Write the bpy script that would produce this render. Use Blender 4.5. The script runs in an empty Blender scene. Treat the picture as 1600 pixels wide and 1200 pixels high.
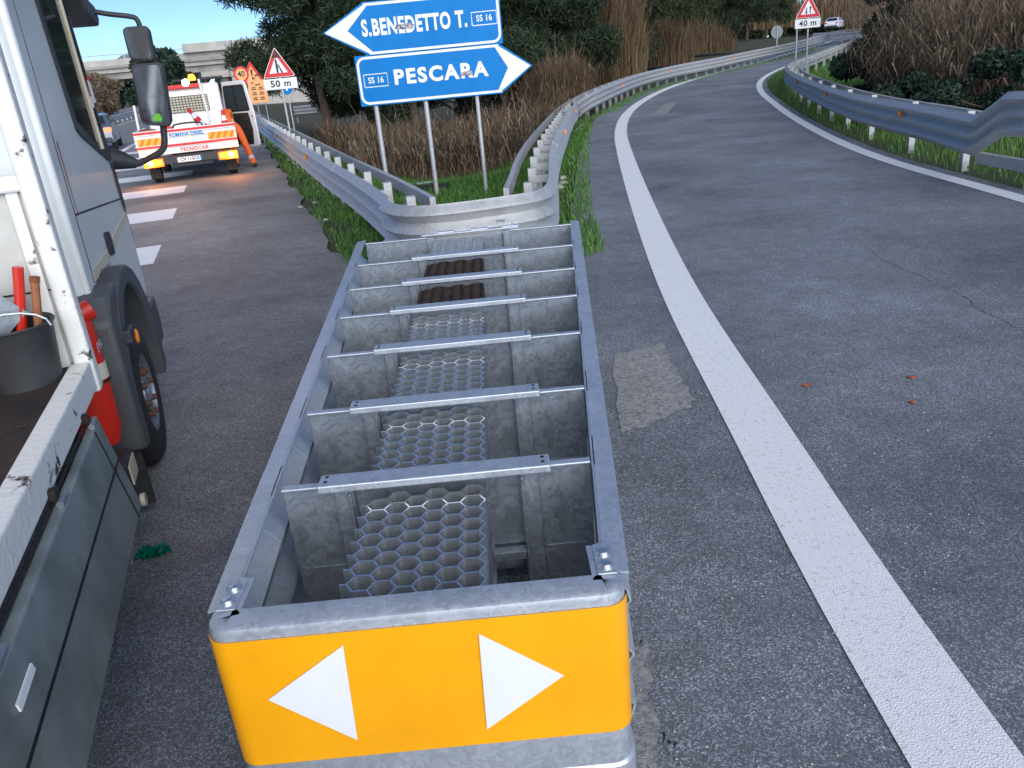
import bpy, math, random
import numpy as np
from mathutils import Vector, Matrix
random.seed(7); rng = np.random.default_rng(7)
D = bpy.data; SC = bpy.context.scene; COL = SC.collection
R = math.radians

# ------------------------------------------------------------------ camera
FPX, CH = 1250.0, 1.9
PITCH, ROLL = math.atan(500/FPX), R(5.5)
Fv = Vector((0, math.cos(PITCH), -math.sin(PITCH)))
U0 = Vector((0, math.sin(PITCH), math.cos(PITCH))); R0 = Vector((1, 0, 0))
Rv = math.cos(ROLL)*R0 - math.sin(ROLL)*U0
Uv = math.sin(ROLL)*R0 + math.cos(ROLL)*U0
cam = D.cameras.new('camera'); co = D.objects.new('camera', cam); COL.objects.link(co)
cam.sensor_fit = 'HORIZONTAL'; cam.sensor_width = 36; cam.lens = 36*FPX/1600
cam.clip_start = 0.05; cam.clip_end = 6000
co.matrix_world = Matrix(((Rv.x, Uv.x, -Fv.x, 0), (Rv.y, Uv.y, -Fv.y, 0), (Rv.z, Uv.z, -Fv.z, CH), (0, 0, 0, 1)))
SC.camera = co
# ------------------------------------------------------------------ sky, sun, exposure
SUN_EL, SUN_AZ = 24.0, 162.0        # degrees; azimuth from +Y clockwise: low behind the camera
w = D.worlds.new('World'); SC.world = w; w.use_nodes = True
nt = w.node_tree; nt.nodes.clear()
sky = nt.nodes.new('ShaderNodeTexSky'); sky.sky_type = 'NISHITA'; sky.sun_disc = False
sky.sun_elevation = R(SUN_EL); sky.sun_rotation = R(SUN_AZ); sky.air_density = 0.6; sky.dust_density = 0.05; sky.ozone_density = 5.0
bg = nt.nodes.new('ShaderNodeBackground'); bg.inputs['Strength'].default_value = 0.046
wo = nt.nodes.new('ShaderNodeOutputWorld')
nt.links.new(sky.outputs[0], bg.inputs[0]); nt.links.new(bg.outputs[0], wo.inputs[0])
sl = D.lights.new('sun', 'SUN'); sl.energy = 1.4; sl.angle = R(75); sl.color = (1, .97, .94)
so = D.objects.new('sun', sl); COL.objects.link(so)
sd = Vector((math.sin(R(SUN_AZ))*math.cos(R(SUN_EL)), math.cos(R(SUN_AZ))*math.cos(R(SUN_EL)), math.sin(R(SUN_EL))))
so.rotation_euler = sd.to_track_quat('Z', 'Y').to_euler()
SC.view_settings.view_transform = 'Standard'; SC.view_settings.look = 'None'
SC.view_settings.gamma = 1; SC.view_settings.use_curve_mapping = False
SC.view_settings.exposure = 1.68
SC.cycles.use_denoising = True
SC.cycles.max_bounces = 8; SC.cycles.glossy_bounces = 8; SC.cycles.transparent_max_bounces = 6

# ------------------------------------------------------------------ pixel helpers and road frame
YAW = R(16.5)
dV = Vector((-math.sin(YAW), math.cos(YAW), 0)); rV = Vector((math.cos(YAW), math.sin(YAW), 0))
Cp = Vector((0, 0, CH))
def ray(x, y): return Fv + Rv*((x-800)/FPX) + Uv*((600-y)/FPX)
def gz(x, y, z=0.0):
    v = ray(x, y); return Cp + v*((z-CH)/v.z)
def aty(x, y, Y): 
    v = ray(x, y); return Cp + v*(Y/v.y)
def ats(x, y, s):                    # on the vertical plane at side offset s -> (t, z)
    v = ray(x, y); p = Cp + v*(s/v.dot(rV)); return p.dot(dV), p.z
def att(x, y, t):                    # on the vertical plane across the road at t -> (s, z)
    v = ray(x, y); p = Cp + v*(t/v.dot(dV)); return p.dot(rV), p.z
def W(s, t, z=0.0): return rV*s + dV*t + Vector((0, 0, z))
def sst(a, b, x):
    x = min(1, max(0, (x-a)/(b-a))); return x*x*(3-2*x)
def ramp_z(y):
    q = max(0.0, y-22); return .028*q*q/(q+8) if q > 0 else 0.0
def gore_w(t): return max(.6, .49*(t-4)-.5)
def h(x, y):
    p = Vector((x, y, 0)); s, t = p.dot(rV), p.dot(dV)
    u = (s-1.3)/gore_w(t)
    z = ramp_z(y)*sst(.25, .95, u)
    if 0 < u < 1: z -= .75*(1-(2*u-1)**2)*sst(12.5, 20, t)
    return z
def hit(x, y, dz=0.0):               # pixel -> point on the ground raised by dz
    v = ray(x, y); k = 1.0
    last = 0.3
    while k < 400:
        p = Cp + v*k
        if p.z <= h(p.x, p.y)+dz:
            a, b = last, k
            for _ in range(30):
                m = (a+b)/2; q = Cp+v*m
                if q.z <= h(q.x, q.y)+dz: b = m
                else: a = m
            return Cp+v*b
        last = k; k *= 1.02
    return Cp + v*400

# ------------------------------------------------------------------ materials
def mat(name, col=(.5, .5, .5), rough=.6, metal=0.0, var=0.0, scale=8.0, bump=0.0, bscale=40.0, col2=None, emis=None, estr=0.0, detail=6, coat=0.0, trans=0.0, thresh=None, ior=None, coord='Object', island=False, spec=None):
    m = D.materials.new(name); m.use_nodes = True
    n = m.node_tree; N = n.nodes; L = n.links; b = N['Principled BSDF']
    b.inputs['Base Color'].default_value = (*col, 1); b.inputs['Roughness'].default_value = rough; b.inputs['Metallic'].default_value = metal
    if spec is not None: b.inputs['Specular IOR Level'].default_value = spec
    if coat: b.inputs['Coat Weight'].default_value = coat; b.inputs['Coat Roughness'].default_value = .15
    if trans: b.inputs['Transmission Weight'].default_value = trans
    if ior: b.inputs['IOR'].default_value = ior
    if emis: b.inputs['Emission Color'].default_value = (*emis, 1); b.inputs['Emission Strength'].default_value = estr
    tc = N.new('ShaderNodeTexCoord')
    if var or col2:
        c2 = col2 or tuple(c*(1-var) for c in col); c1 = col if col2 else tuple(min(1, c*(1+var)) for c in col)
        rp = N.new('ShaderNodeValToRGB'); rp.color_ramp.elements[0].color = (*c2, 1); rp.color_ramp.elements[1].color = (*c1, 1)
        if island:
            g_ = N.new('ShaderNodeNewGeometry'); L.new(g_.outputs['Random Per Island'], rp.inputs[0])
        else:
            nz = N.new('ShaderNodeTexNoise'); nz.inputs['Scale'].default_value = scale; nz.inputs['Detail'].default_value = detail; nz.inputs['Roughness'].default_value = .65
            L.new(tc.outputs[coord], nz.inputs['Vector']); L.new(nz.outputs['Fac'], rp.inputs[0])
            lo, hi = thresh or (.3, .7)
            rp.color_ramp.elements[0].position = lo; rp.color_ramp.elements[1].position = hi
        L.new(rp.outputs[0], b.inputs['Base Color'])
    if bump:
        nb = N.new('ShaderNodeTexNoise'); nb.inputs['Scale'].default_value = bscale; nb.inputs['Detail'].default_value = 4
        L.new(tc.outputs[coord], nb.inputs['Vector'])
        bp = N.new('ShaderNodeBump'); bp.inputs['Strength'].default_value = bump; bp.inputs['Distance'].default_value = .01
        L.new(nb.outputs['Fac'], bp.inputs['Height']); L.new(bp.outputs[0], b.inputs['Normal'])
    return m

def galv(name, base=.64, dark=.46, rough=.42, metal=.6, tint=(.89, .97, 1.06), scale=9):
    m = D.materials.new(name); m.use_nodes = True; n = m.node_tree; N = n.nodes; L = n.links; b = N['Principled BSDF']
    tc = N.new('ShaderNodeTexCoord')
    v = N.new('ShaderNodeTexVoronoi'); v.inputs['Scale'].default_value = scale*6; v.feature = 'F1'
    nz = N.new('ShaderNodeTexNoise'); nz.inputs['Scale'].default_value = scale*.7; nz.inputs['Detail'].default_value = 8; nz.inputs['Roughness'].default_value = .7
    wv = N.new('ShaderNodeVectorMath'); wv.operation = 'ADD'
    nw = N.new('ShaderNodeTexNoise'); nw.inputs['Scale'].default_value = 14
    L.new(tc.outputs['Object'], nw.inputs['Vector']); L.new(tc.outputs['Object'], wv.inputs[0]); L.new(nw.outputs['Color'], wv.inputs[1])
    sc = N.new('ShaderNodeVectorMath'); sc.operation = 'SCALE'; sc.inputs['Scale'].default_value = .25; L.new(nw.outputs['Color'], sc.inputs[0]); L.new(sc.outputs[0], wv.inputs[1])
    L.new(wv.outputs[0], v.inputs['Vector']); L.new(tc.outputs['Object'], nz.inputs['Vector'])
    sp = N.new('ShaderNodeSeparateColor'); L.new(v.outputs['Color'], sp.inputs[0])
    mx = N.new('ShaderNodeMath'); mx.operation = 'MULTIPLY_ADD'; mx.inputs[1].default_value = .35; L.new(sp.outputs[0], mx.inputs[0])
    m2 = N.new('ShaderNodeMath'); m2.operation = 'MULTIPLY'; m2.inputs[1].default_value = .75; L.new(nz.outputs['Fac'], m2.inputs[0]); L.new(m2.outputs[0], mx.inputs[2])
    rp = N.new('ShaderNodeValToRGB'); rp.color_ramp.elements[0].position = .22; rp.color_ramp.elements[1].position = .78
    rp.color_ramp.elements[0].color = tuple(dark*t for t in tint)+(1,); rp.color_ramp.elements[1].color = tuple(base*t for t in tint)+(1,)
    L.new(mx.outputs[0], rp.inputs[0]); L.new(rp.outputs[0], b.inputs['Base Color'])
    b.inputs['Metallic'].default_value = metal
    mr = N.new('ShaderNodeMapRange'); mr.inputs['To Min'].default_value = rough-.1; mr.inputs['To Max'].default_value = rough+.15
    L.new(mx.outputs[0], mr.inputs[0]); L.new(mr.outputs[0], b.inputs['Roughness'])
    bp = N.new('ShaderNodeBump'); bp.inputs['Strength'].default_value = .12; bp.inputs['Distance'].default_value = .01
    L.new(nz.outputs['Fac'], bp.inputs['Height']); L.new(bp.outputs[0], b.inputs['Normal'])
    return m

def asphalt(name, base, tint=(1, 1, 1.03), light=3.2):
    m = D.materials.new(name); m.use_nodes = True; n = m.node_tree; N = n.nodes; L = n.links; b = N['Principled BSDF']
    tc = N.new('ShaderNodeTexCoord'); O = tc.outputs['Object']
    def noise(s, d=4, r=.6):
        x = N.new('ShaderNodeTexNoise'); x.inputs['Scale'].default_value = s; x.inputs['Detail'].default_value = d; x.inputs['Roughness'].default_value = r; L.new(O, x.inputs['Vector']); return x
    vor = N.new('ShaderNodeTexVoronoi'); vor.inputs['Scale'].default_value = 190; L.new(O, vor.inputs['Vector'])
    sp = N.new('ShaderNodeSeparateColor'); L.new(vor.outputs['Color'], sp.inputs[0])
    fine = noise(300, 3); big = noise(.55, 6, .62); mid = noise(5, 5)
    rp = N.new('ShaderNodeValToRGB'); e = rp.color_ramp.elements
    e[0].position = .15; e[0].color = tuple(base*.22*t for t in tint)+(1,)
    e[1].position = .97; e[1].color = tuple(base*light*t for t in tint)+(1,)
    k = rp.color_ramp.elements.new(.72); k.color = tuple(base*1.0*t for t in tint)+(1,)
    a = N.new('ShaderNodeMath'); a.operation = 'MULTIPLY_ADD'; a.inputs[1].default_value = .45; L.new(sp.outputs[0], a.inputs[0])
    c = N.new('ShaderNodeMath'); c.operation = 'MULTIPLY'; c.inputs[1].default_value = .62; L.new(fine.outputs['Fac'], c.inputs[0]); L.new(c.outputs[0], a.inputs[2])
    a2 = N.new('ShaderNodeMath'); a2.operation = 'MULTIPLY_ADD'; a2.inputs[1].default_value = .22; L.new(mid.outputs['Fac'], a2.inputs[0]); L.new(a.outputs[0], a2.inputs[2])
    L.new(a2.outputs[0], rp.inputs[0])
    mr = N.new('ShaderNodeMapRange'); mr.inputs['From Min'].default_value = .3; mr.inputs['From Max'].default_value = .7; mr.inputs['To Min'].default_value = .66; mr.inputs['To Max'].default_value = 1.36
    L.new(big.outputs['Fac'], mr.inputs[0])
    mu = N.new('ShaderNodeMix'); mu.data_type = 'RGBA'; mu.blend_type = 'MULTIPLY'; mu.inputs['Factor'].default_value = 1
    L.new(rp.outputs[0], mu.inputs['A'])
    cb = N.new('ShaderNodeCombineColor'); 
    for i in range(3): L.new(mr.outputs[0], cb.inputs[i])
    L.new(cb.outputs[0], mu.inputs['B']); L.new(mu.outputs['Result'], b.inputs['Base Color'])
    b.inputs['Roughness'].default_value = .72
    bp = N.new('ShaderNodeBump'); bp.inputs['Strength'].default_value = .9; bp.inputs['Distance'].default_value = .006
    L.new(a.outputs[0], bp.inputs['Height']); L.new(bp.outputs[0], b.inputs['Normal'])
    return m

M = {}
M['asphalt'] = asphalt('asphalt', .2, (1.02, 1, .99))
M['asphalt_ramp'] = asphalt('asphalt_ramp', .19, (.92, 1, 1.11))
M['paint'] = mat('road_paint', (.86, .87, .88), .65, col2=(.5, .5, .5), scale=55, thresh=(.28, .46), bump=.5, bscale=160, detail=8)
M['worn'] = mat('worn_patch', (.42, .42, .41), .8, col2=(.16, .16, .165), scale=48, detail=12, thresh=(.36, .64), bump=.7, bscale=180)
M['earth'] = mat('earth', (.045, .062, .022), .95, col2=(.075, .058, .035), scale=.9, detail=10, bump=.8, bscale=25)
M['grass'] = mat('grass_blades', (.11, .27, .035), .55, col2=(.045, .12, .02), island=True)
M['grass_dry'] = mat('dry_grass', (.2, .15, .08), .8, col2=(.07, .06, .03), island=True)
M['reed'] = mat('dry_reed', (.25, .17, .095), .85, col2=(.05, .033, .02), island=True)
M['reed_tall'] = mat('tall_dry_reed', (.27, .185, .1), .85, col2=(.06, .04, .022), island=True)
M['pine'] = mat('pine_needles', (.035, .062, .022), .7, col2=(.009, .02, .009), island=True)
M['pine2'] = mat('pine_needles_light', (.06, .085, .03), .7, col2=(.016, .03, .013), island=True)
M['shrub'] = mat('shrub_leaves', (.03, .065, .035), .6, col2=(.008, .022, .014), island=True)
M['cane'] = mat('bare_canes', (.27, .2, .13), .85, col2=(.07, .05, .035), island=True)
M['bark'] = mat('bark', (.09, .06, .045), .95, var=.4, scale=14, bump=.8)
M['galv'] = galv('galvanised_steel')
M['galv_new'] = galv('bright_galvanised_steel', .66, .5, .3, .85, scale=12)
M['galv_old'] = galv('weathered_galvanised_steel', .58, .44, .5, .5, (.98, 1, 1.0), 4)
M['galv_dull'] = galv('dull_diaphragm_steel', .4, .22, .45, .65, (.86, .97, 1.08), 7)
M['honey'] = mat('honeycomb_steel', (.9, .93, .95), .2, .92, var=.05, scale=20)
M['honey_rust'] = mat('rusty_honeycomb', (.05, .03, .026), .7, .2, col2=(.02, .015, .015), scale=18)
M['yellow'] = mat('yellow_sheeting', (.95, .40, .003), .36, var=.1, scale=3, detail=10, bump=.25, bscale=7)
M['white_sheet'] = mat('white_sheeting', (.78, .8, .82), .4, var=.03, scale=6)
M['blue_sign'] = mat('blue_sign', (.002, .185, .52), .5, var=.08, scale=3, detail=3, spec=.2)
M['white_sign'] = mat('sign_white', (.82, .83, .84), .45, var=.06, scale=9)
M['red_sign'] = mat('sign_red', (.62, .02, .025), .4, var=.08, scale=5)
M['black'] = mat('black_print', (.012, .012, .014), .5)
M['orange_sign'] = mat('works_yellow', (.95, .42, .16), .45, var=.06, scale=5)
M['sign_back'] = mat('sign_back', (.22, .25, .26), .5, .5, var=.1)
M['peel'] = mat('peeled_print', (.55, .5, .5), .6, col2=(.05, .06, .1), scale=40, thresh=(.45, .55))
M['truck_white'] = mat('truck_white', (.72, .75, .74), .35, var=.06, scale=2.5, coat=.3)
M['chipped'] = mat('chipped_white_paint', (.74, .74, .70), .6, col2=(.045, .03, .025), scale=9, detail=10, thresh=(.34, .39), bump=.3)
M['cream'] = mat('cream_stripe', (.62, .56, .42), .5, var=.08)
M['plastic'] = mat('black_plastic', (.035, .037, .04), .55, var=.25, scale=6, bump=.1, bscale=120)
M['plastic_grey'] = mat('grey_plastic', (.075, .08, .085), .6, var=.2, scale=5, bump=.15, bscale=90)
M['rubber'] = mat('tyre_rubber', (.022, .022, .023), .85, var=.3, scale=12, bump=.3, bscale=50)
M['rust'] = mat('rust', (.2, .07, .03), .9, var=.5, scale=30, bump=.5)
M['wheel_rust'] = mat('wheel_rust', (.12, .05, .03), .9, var=.5, scale=30, bump=.5)
M['bedfloor'] = mat('rusty_bed_floor', (.035, .022, .018), .8, col2=(.008, .007, .007), scale=7, detail=10, bump=.8, bscale=20)
M['panel_grey'] = mat('grey_side_board', (.25, .29, .29), .5, .2, col2=(.13, .155, .155), scale=2.2, detail=9, thresh=(.35, .6), bump=.12, bscale=8)
M['headboard'] = mat('dirty_headboard', (.5, .5, .46), .6, var=.18, scale=5, detail=9)
M['red_plastic'] = mat('red_case', (.6, .025, .012), .35, var=.12, scale=3)
M['wood'] = mat('handle_wood', (.32, .12, .05), .7, var=.3, scale=20)
M['glass_dark'] = mat('dark_glass', (.02, .03, .035), .05, 0, spec=.8)
M['mirror'] = mat('mirror_glass', (.5, .53, .56), .05, 1.0, var=.02)
M['green_sticker'] = mat('green_sticker', (.12, .5, .02), .5)
M['orange_lens_and_glow'] = mat('orange_lens_and_glow', (.95, .27, .01), .3)  # also the amber light painted onto the pickup's lamp housings
M['amber_on'] = mat('lit_amber_lamp', (.9, .3, .02), .3, emis=(1, .25, .015), estr=1.5)
M['amber_hot'] = mat('lit_amber_bulb', (.9, .6, .2), .3, emis=(1, .5, .08), estr=4)
M['red_on'] = mat('lit_red_lamp', (.6, .02, .01), .3, emis=(1, .06, .02), estr=3)
M['white_on'] = mat('lit_work_lamp', (1, .9, .7), .3, emis=(1, .85, .6), estr=14)
M['van_white'] = mat('van_white', (.74, .72, .69), .4, var=.05, scale=3)
M['van_red'] = mat('van_red', (.62, .02, .02), .4, var=.05)
M['chev_orange'] = mat('orange_reflector', (.95, .17, .01), .4)
M['chev_yellow'] = mat('yellow_reflector', (.95, .42, .02), .4)
M['hivis'] = mat('hivis_orange', (.95, .16, .03), .7, var=.1, scale=10)
M['reflect_grey'] = mat('reflective_tape', (.7, .7, .66), .4)
M['skin'] = mat('skin', (.45, .27, .2), .6)
M['boot'] = mat('boot', (.03, .025, .02), .7)
M['car_grey'] = mat('car_grey', (.16, .18, .21), .3, .4, coat=.5)
M['car_white'] = mat('car_white', (.72, .75, .8), .3, coat=.4)
M['car_dark'] = mat('car_dark', (.05, .07, .09), .3, .3, coat=.5)
M['concrete'] = mat('concrete', (.42, .40, .36), .9, var=.2, scale=.6, detail=9)
M['concrete_dk'] = mat('stained_concrete', (.3, .28, .25), .9, var=.3, scale=.5, detail=9)
M['stone'] = mat('pale_stone', (.4, .38, .34), .9, var=.25, scale=9, bump=.6)
M['card'] = mat('cardboard', (.36, .25, .13), .8, var=.1)
M['bag'] = mat('green_plastic', (.0, .16, .1), .25, var=.4, scale=30)
M['leaf'] = mat('fallen_leaf', (.4, .1, .03), .7, var=.3, scale=40)

# ------------------------------------------------------------------ mesh helpers
class MB:
    def __init__(s): s.v = []; s.f = []
    def add(s, vs, fs):
        o = len(s.v); s.v += [tuple(x) for x in vs]; s.f += [tuple(i+o for i in f) for f in fs]; return s
    def box(s, a, b, mtx=None):
        x0, y0, z0 = a; x1, y1, z1 = b
        vs = [Vector(p) for p in ((x0,y0,z0),(x1,y0,z0),(x1,y1,z0),(x0,y1,z0),(x0,y0,z1),(x1,y0,z1),(x1,y1,z1),(x0,y1,z1))]
        if mtx is not None: vs = [mtx @ q for q in vs]
        return s.add(vs, [(3,2,1,0),(4,5,6,7),(0,1,5,4),(1,2,6,5),(2,3,7,6),(3,0,4,7)])
    def cbox(s, c, size, rot=(0,0,0)):
        from mathutils import Euler
        m = Matrix.Translation(Vector(c)) @ Euler(rot).to_matrix().to_4x4()
        a, b, c_ = [q/2 for q in size]; return s.box((-a,-b,-c_), (a,b,c_), m)
    def prism(s, poly, fn, t0, t1):      # poly of (a,b); fn(a,b,t)->xyz
        n = len(poly)
        area = sum(poly[i][0]*poly[(i+1) % n][1]-poly[(i+1) % n][0]*poly[i][1] for i in range(n))
        vs = [fn(a, b, t0) for a, b in poly] + [fn(a, b, t1) for a, b in poly]
        return s.add(vs, [tuple(range(n))[::-1], tuple(range(n, 2*n))] + [(i, (i+1) % n, n+(i+1) % n, n+i) for i in range(n)])
    def sweep(s, pts, prof, close=True):   # prof of (u,w): u sideways(right of travel), w up
        n = len(pts); k = len(prof); vs = []
        for i, p in enumerate(pts):
            p = Vector(p); a = Vector(pts[max(0, i-1)]); b = Vector(pts[min(n-1, i+1)])
            tdir = (b-a); tdir.z = 0
            if tdir.length < 1e-6: tdir = Vector((0, 1, 0))
            tdir.normalize(); rt = Vector((tdir.y, -tdir.x, 0))
            vs += [p + rt*u + Vector((0, 0, q)) for u, q in prof]
        fs = []
        for i in range(n-1):
            for j in range(k if close else k-1):
                j2 = (j+1) % k; fs.append((i*k+j, i*k+j2, (i+1)*k+j2, (i+1)*k+j))
        if close: fs += [tuple(range(k))[::-1], tuple(range((n-1)*k, n*k))]
        return s.add(vs, fs)
    def tube(s, pts, r, n=10, cap=True):
        pts = [Vector(p) for p in pts]; rs = r if isinstance(r, (list, tuple)) else [r]*len(pts)
        vs = []; ref = None
        for i, p in enumerate(pts):
            t = (pts[min(len(pts)-1, i+1)]-pts[max(0, i-1)]).normalized()
            if ref is None: ref = t.orthogonal().normalized()
            ref = (ref - t*ref.dot(t)).normalized(); q = t.cross(ref)
            vs += [p + (ref*math.cos(2*math.pi*j/n)+q*math.sin(2*math.pi*j/n))*rs[i] for j in range(n)]
        fs = [(i*n+j, i*n+(j+1) % n, (i+1)*n+(j+1) % n, (i+1)*n+j) for i in range(len(pts)-1) for j in range(n)]
        if cap: fs += [tuple(range(n))[::-1], tuple(range((len(pts)-1)*n, len(pts)*n))]
        return s.add(vs, fs)
    def lathe(s, prof, n, fn):              # prof of (r, a); fn(x,y,a)->xyz
        k = len(prof)
        vs = [fn(r_*math.cos(2*math.pi*j/n), r_*math.sin(2*math.pi*j/n), a) for j in range(n) for r_, a in prof]
        fs = [(j*k+i, ((j+1) % n)*k+i, ((j+1) % n)*k+i+1, j*k+i+1) for j in range(n) for i in range(k-1)]
        return s.add(vs, fs)
    def build(s, name, m, parent=None, smooth=False, bevel=0.0, seg=2, solid=0.0, recalc=True):
        me = D.meshes.new(name); me.from_pydata(s.v, [], s.f); me.update()
        if recalc:
            import bmesh
            b = bmesh.new(); b.from_mesh(me); bmesh.ops.recalc_face_normals(b, faces=b.faces); b.to_mesh(me); b.free()
        me.materials.append(M[m])
        o = D.objects.new(name, me); COL.objects.link(o)
        if parent: o.parent = parent
        if smooth:
            me.polygons.foreach_set('use_smooth', [True]*len(me.polygons)); me.set_sharp_from_angle(angle=R(35))
        if solid: md = o.modifiers.new('thick', 'SOLIDIFY'); md.thickness = solid; md.offset = 0
        if bevel: md = o.modifiers.new('bevel', 'BEVEL'); md.width = bevel; md.segments = seg; md.limit_method = 'ANGLE'; md.angle_limit = R(40)
        return o
def tag(o, label=None, cat=None, group=None, kind=None):
    if label: o['label'] = label
    if cat: o['category'] = cat
    if group: o['group'] = group
    if kind: o['kind'] = kind
    return o
def empty(name, loc=(0,0,0), rz=0.0, label=None, cat=None, group=None):
    o = D.objects.new(name, None); COL.objects.link(o); o.location = loc; o.rotation_euler = (0, 0, rz); o.empty_display_size = .2
    return tag(o, label, cat, group)
def quads(name, verts, nq, m, parent=None, k=4, kind='stuff'):   # verts (nq*k,3) array
    me = D.meshes.new(name); me.vertices.add(nq*k); me.vertices.foreach_set('co', verts.astype(np.float32).ravel())
    me.loops.add(nq*k); me.loops.foreach_set('vertex_index', np.arange(nq*k, dtype=np.int32))
    me.polygons.add(nq); me.polygons.foreach_set('loop_start', np.arange(0, nq*k, k, dtype=np.int32)); me.polygons.foreach_set('loop_total', np.full(nq, k, dtype=np.int32))
    me.update(calc_edges=True); me.materials.append(M[m])
    o = D.objects.new(name, me); COL.objects.link(o); o.parent = parent
    if kind: o['kind'] = kind
    return o
def text_mesh(name, body, size, m, parent, mtx, bold=.0, align='CENTER', spacing=1.0, squeeze=1.0, width=None):
    c = D.curves.new(name, 'FONT'); c.body = body; c.size = size; c.align_x = align; c.align_y = 'CENTER'; c.offset = bold; c.space_character = spacing; c.resolution_u = 4
    o = D.objects.new(name, c); COL.objects.link(o)
    dg = bpy.context.evaluated_depsgraph_get(); dg.update()
    me = D.meshes.new_from_object(o.evaluated_get(dg)); D.objects.remove(o); D.curves.remove(c)
    me.name = name
    if width:
        xs_ = [v.co.x for v in me.vertices]; squeeze = width/(max(xs_)-min(xs_)); me.transform(Matrix.Translation((-(max(xs_)+min(xs_))/2, 0, 0)))
    me.transform(Matrix.Diagonal((squeeze, 1, 1, 1))); me.transform(mtx); me.materials.clear(); me.materials.append(M[m])
    ob = D.objects.new(name, me); COL.objects.link(ob); ob.parent = parent
    return ob
XZ = lambda x, y, z: Matrix(((1,0,0,x),(0,0,-1,y),(0,1,0,z),(0,0,0,1)))     # text lying in local x/z, facing -y
def offs(pts, d):                            # polyline shifted sideways by d (right of travel positive)
    out = []
    for i, p in enumerate(pts):
        a = Vector(pts[max(0, i-1)]); b = Vector(pts[min(len(pts)-1, i+1)]); t = (b-a); t.z = 0; t.normalize()
        out.append(Vector(p)+Vector((t.y, -t.x, 0))*d)
    return out
def resample(pts, step):
    pts = [Vector(p) for p in pts]; out = [pts[0]]; acc = 0
    for a, b in zip(pts, pts[1:]):
        L_ = (b-a).length; x = step-acc
        while x < L_: out.append(a.lerp(b, x/L_)); x += step
        acc = (acc+L_) % step if L_ else acc
    if (out[-1]-pts[-1]).length > .05: out.append(pts[-1])
    return out
def smooth_path(pts, n=8):                   # Catmull-Rom
    P_ = [Vector(p) for p in pts]; P_ = [P_[0]*2-P_[1]]+P_+[P_[-1]*2-P_[-2]]; out = []
    for i in range(1, len(P_)-2):
        p0, p1, p2, p3 = P_[i-1:i+3]
        for j in range(n):
            t = j/n; out.append(.5*((2*p1)+(p2-p0)*t+(2*p0-5*p1+4*p2-p3)*t*t+(3*p1-p0-3*p2+p3)*t**3))
    out.append(P_[-2]); return out

# ------------------------------------------------------------------ ramp lines traced on the ground
Lpix = [(1600,1310),(1508,1190),(1400,1040),(1314,900),(1217,700),(1122,560),(1052,430),(1002,310),(978,240),(971,205),(981,178),(1010,155),(1055,134),(1120,114),(1180,99),(1225,86),(1270,73),(1300,64)]
Rpix = [(1760,362),(1600,312),(1500,284),(1400,257),(1310,222),(1250,190),(1210,162),(1188,142),(1189,126),(1210,112),(1250,96),(1295,80),(1335,68)]
Lc = smooth_path([hit(*p) for p in Lpix], 6)
Rc = smooth_path([hit(*p) for p in Rpix], 6)
def relax(path, it):
    P_ = resample(path, .4)
    for _ in range(it): P_ = [P_[0]]+[P_[i]*.5+(P_[i-1]+P_[i+1])*.25 for i in range(1, len(P_)-1)]+[P_[-1]]
    return P_
Lc = relax(Lc, 10); Rc = relax(Rc, 14)
for c in (Lc, Rc):
    for p in c: p.z = h(p.x, p.y)

# ------------------------------------------------------------------ ground and roads
def axis(lo, hi, near0, near1, step, grow=1.25):
    a = list(np.arange(near0, near1+1e-6, step)); d_ = step
    while a[-1] < hi: d_ *= grow; a.append(a[-1]+d_)
    d_ = step
    while a[0] > lo: d_ *= grow; a.insert(0, a[0]-d_)
    return a
xs = axis(-2500, 2500, -22, 50, 1.0); ys = axis(-60, 3500, -6, 70, 1.0)
g = MB()
for y in ys:
    for x in xs:
        z = h(x, y) if y < 400 else ramp_z(400)
        s_, t_ = x*rV.x+y*rV.y, x*dV.x+y*dV.y
        if s_ < 1.4 or y > 140 or s_ > 60: z = 0.0 if s_ < 1.4 else z*max(0, 1-(max(s_-60, 0)+max(y-140, 0))/120)
        g.v.append((x, y, z-.04-.0035*max(0, y-15) if y < 200 else z-.7))
nx = len(xs)
g.f = [(j*nx+i, j*nx+i+1, (j+1)*nx+i+1, (j+1)*nx+i) for j in range(len(ys)-1) for i in range(nx-1)]
tag(g.build('ground', 'earth', smooth=True, recalc=False), kind='structure')
# main carriageway
m_ = MB(); ts = [-12+2*i for i in range(8)]+[4+4*i for i in range(60)]
ss = [-24, -14, -8, -4, 0, .86]
edge = lambda t: .86 + .06*math.sin(t*1.7)+.04*math.sin(t*4.3) + (9.5-t if t < 8.5 else max(0, (9.5-t)))*1.2*(t < 9.5)
ts = sorted(set(ts+[8.5, 8.8, 9.1, 9.4, 9.7, 10]+[10+.5*i for i in range(60)]))
for t in ts:
    for s in ss[:-1]+[edge(t)]: m_.v.append(W(s, t, 0))
k = len(ss); m_.f = [(j*k+i, j*k+i+1, (j+1)*k+i+1, (j+1)*k+i) for j in range(len(ts)-1) for i in range(k-1)]
m_.build('main_road', 'asphalt', recalc=False)['kind'] = 'structure'
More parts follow.
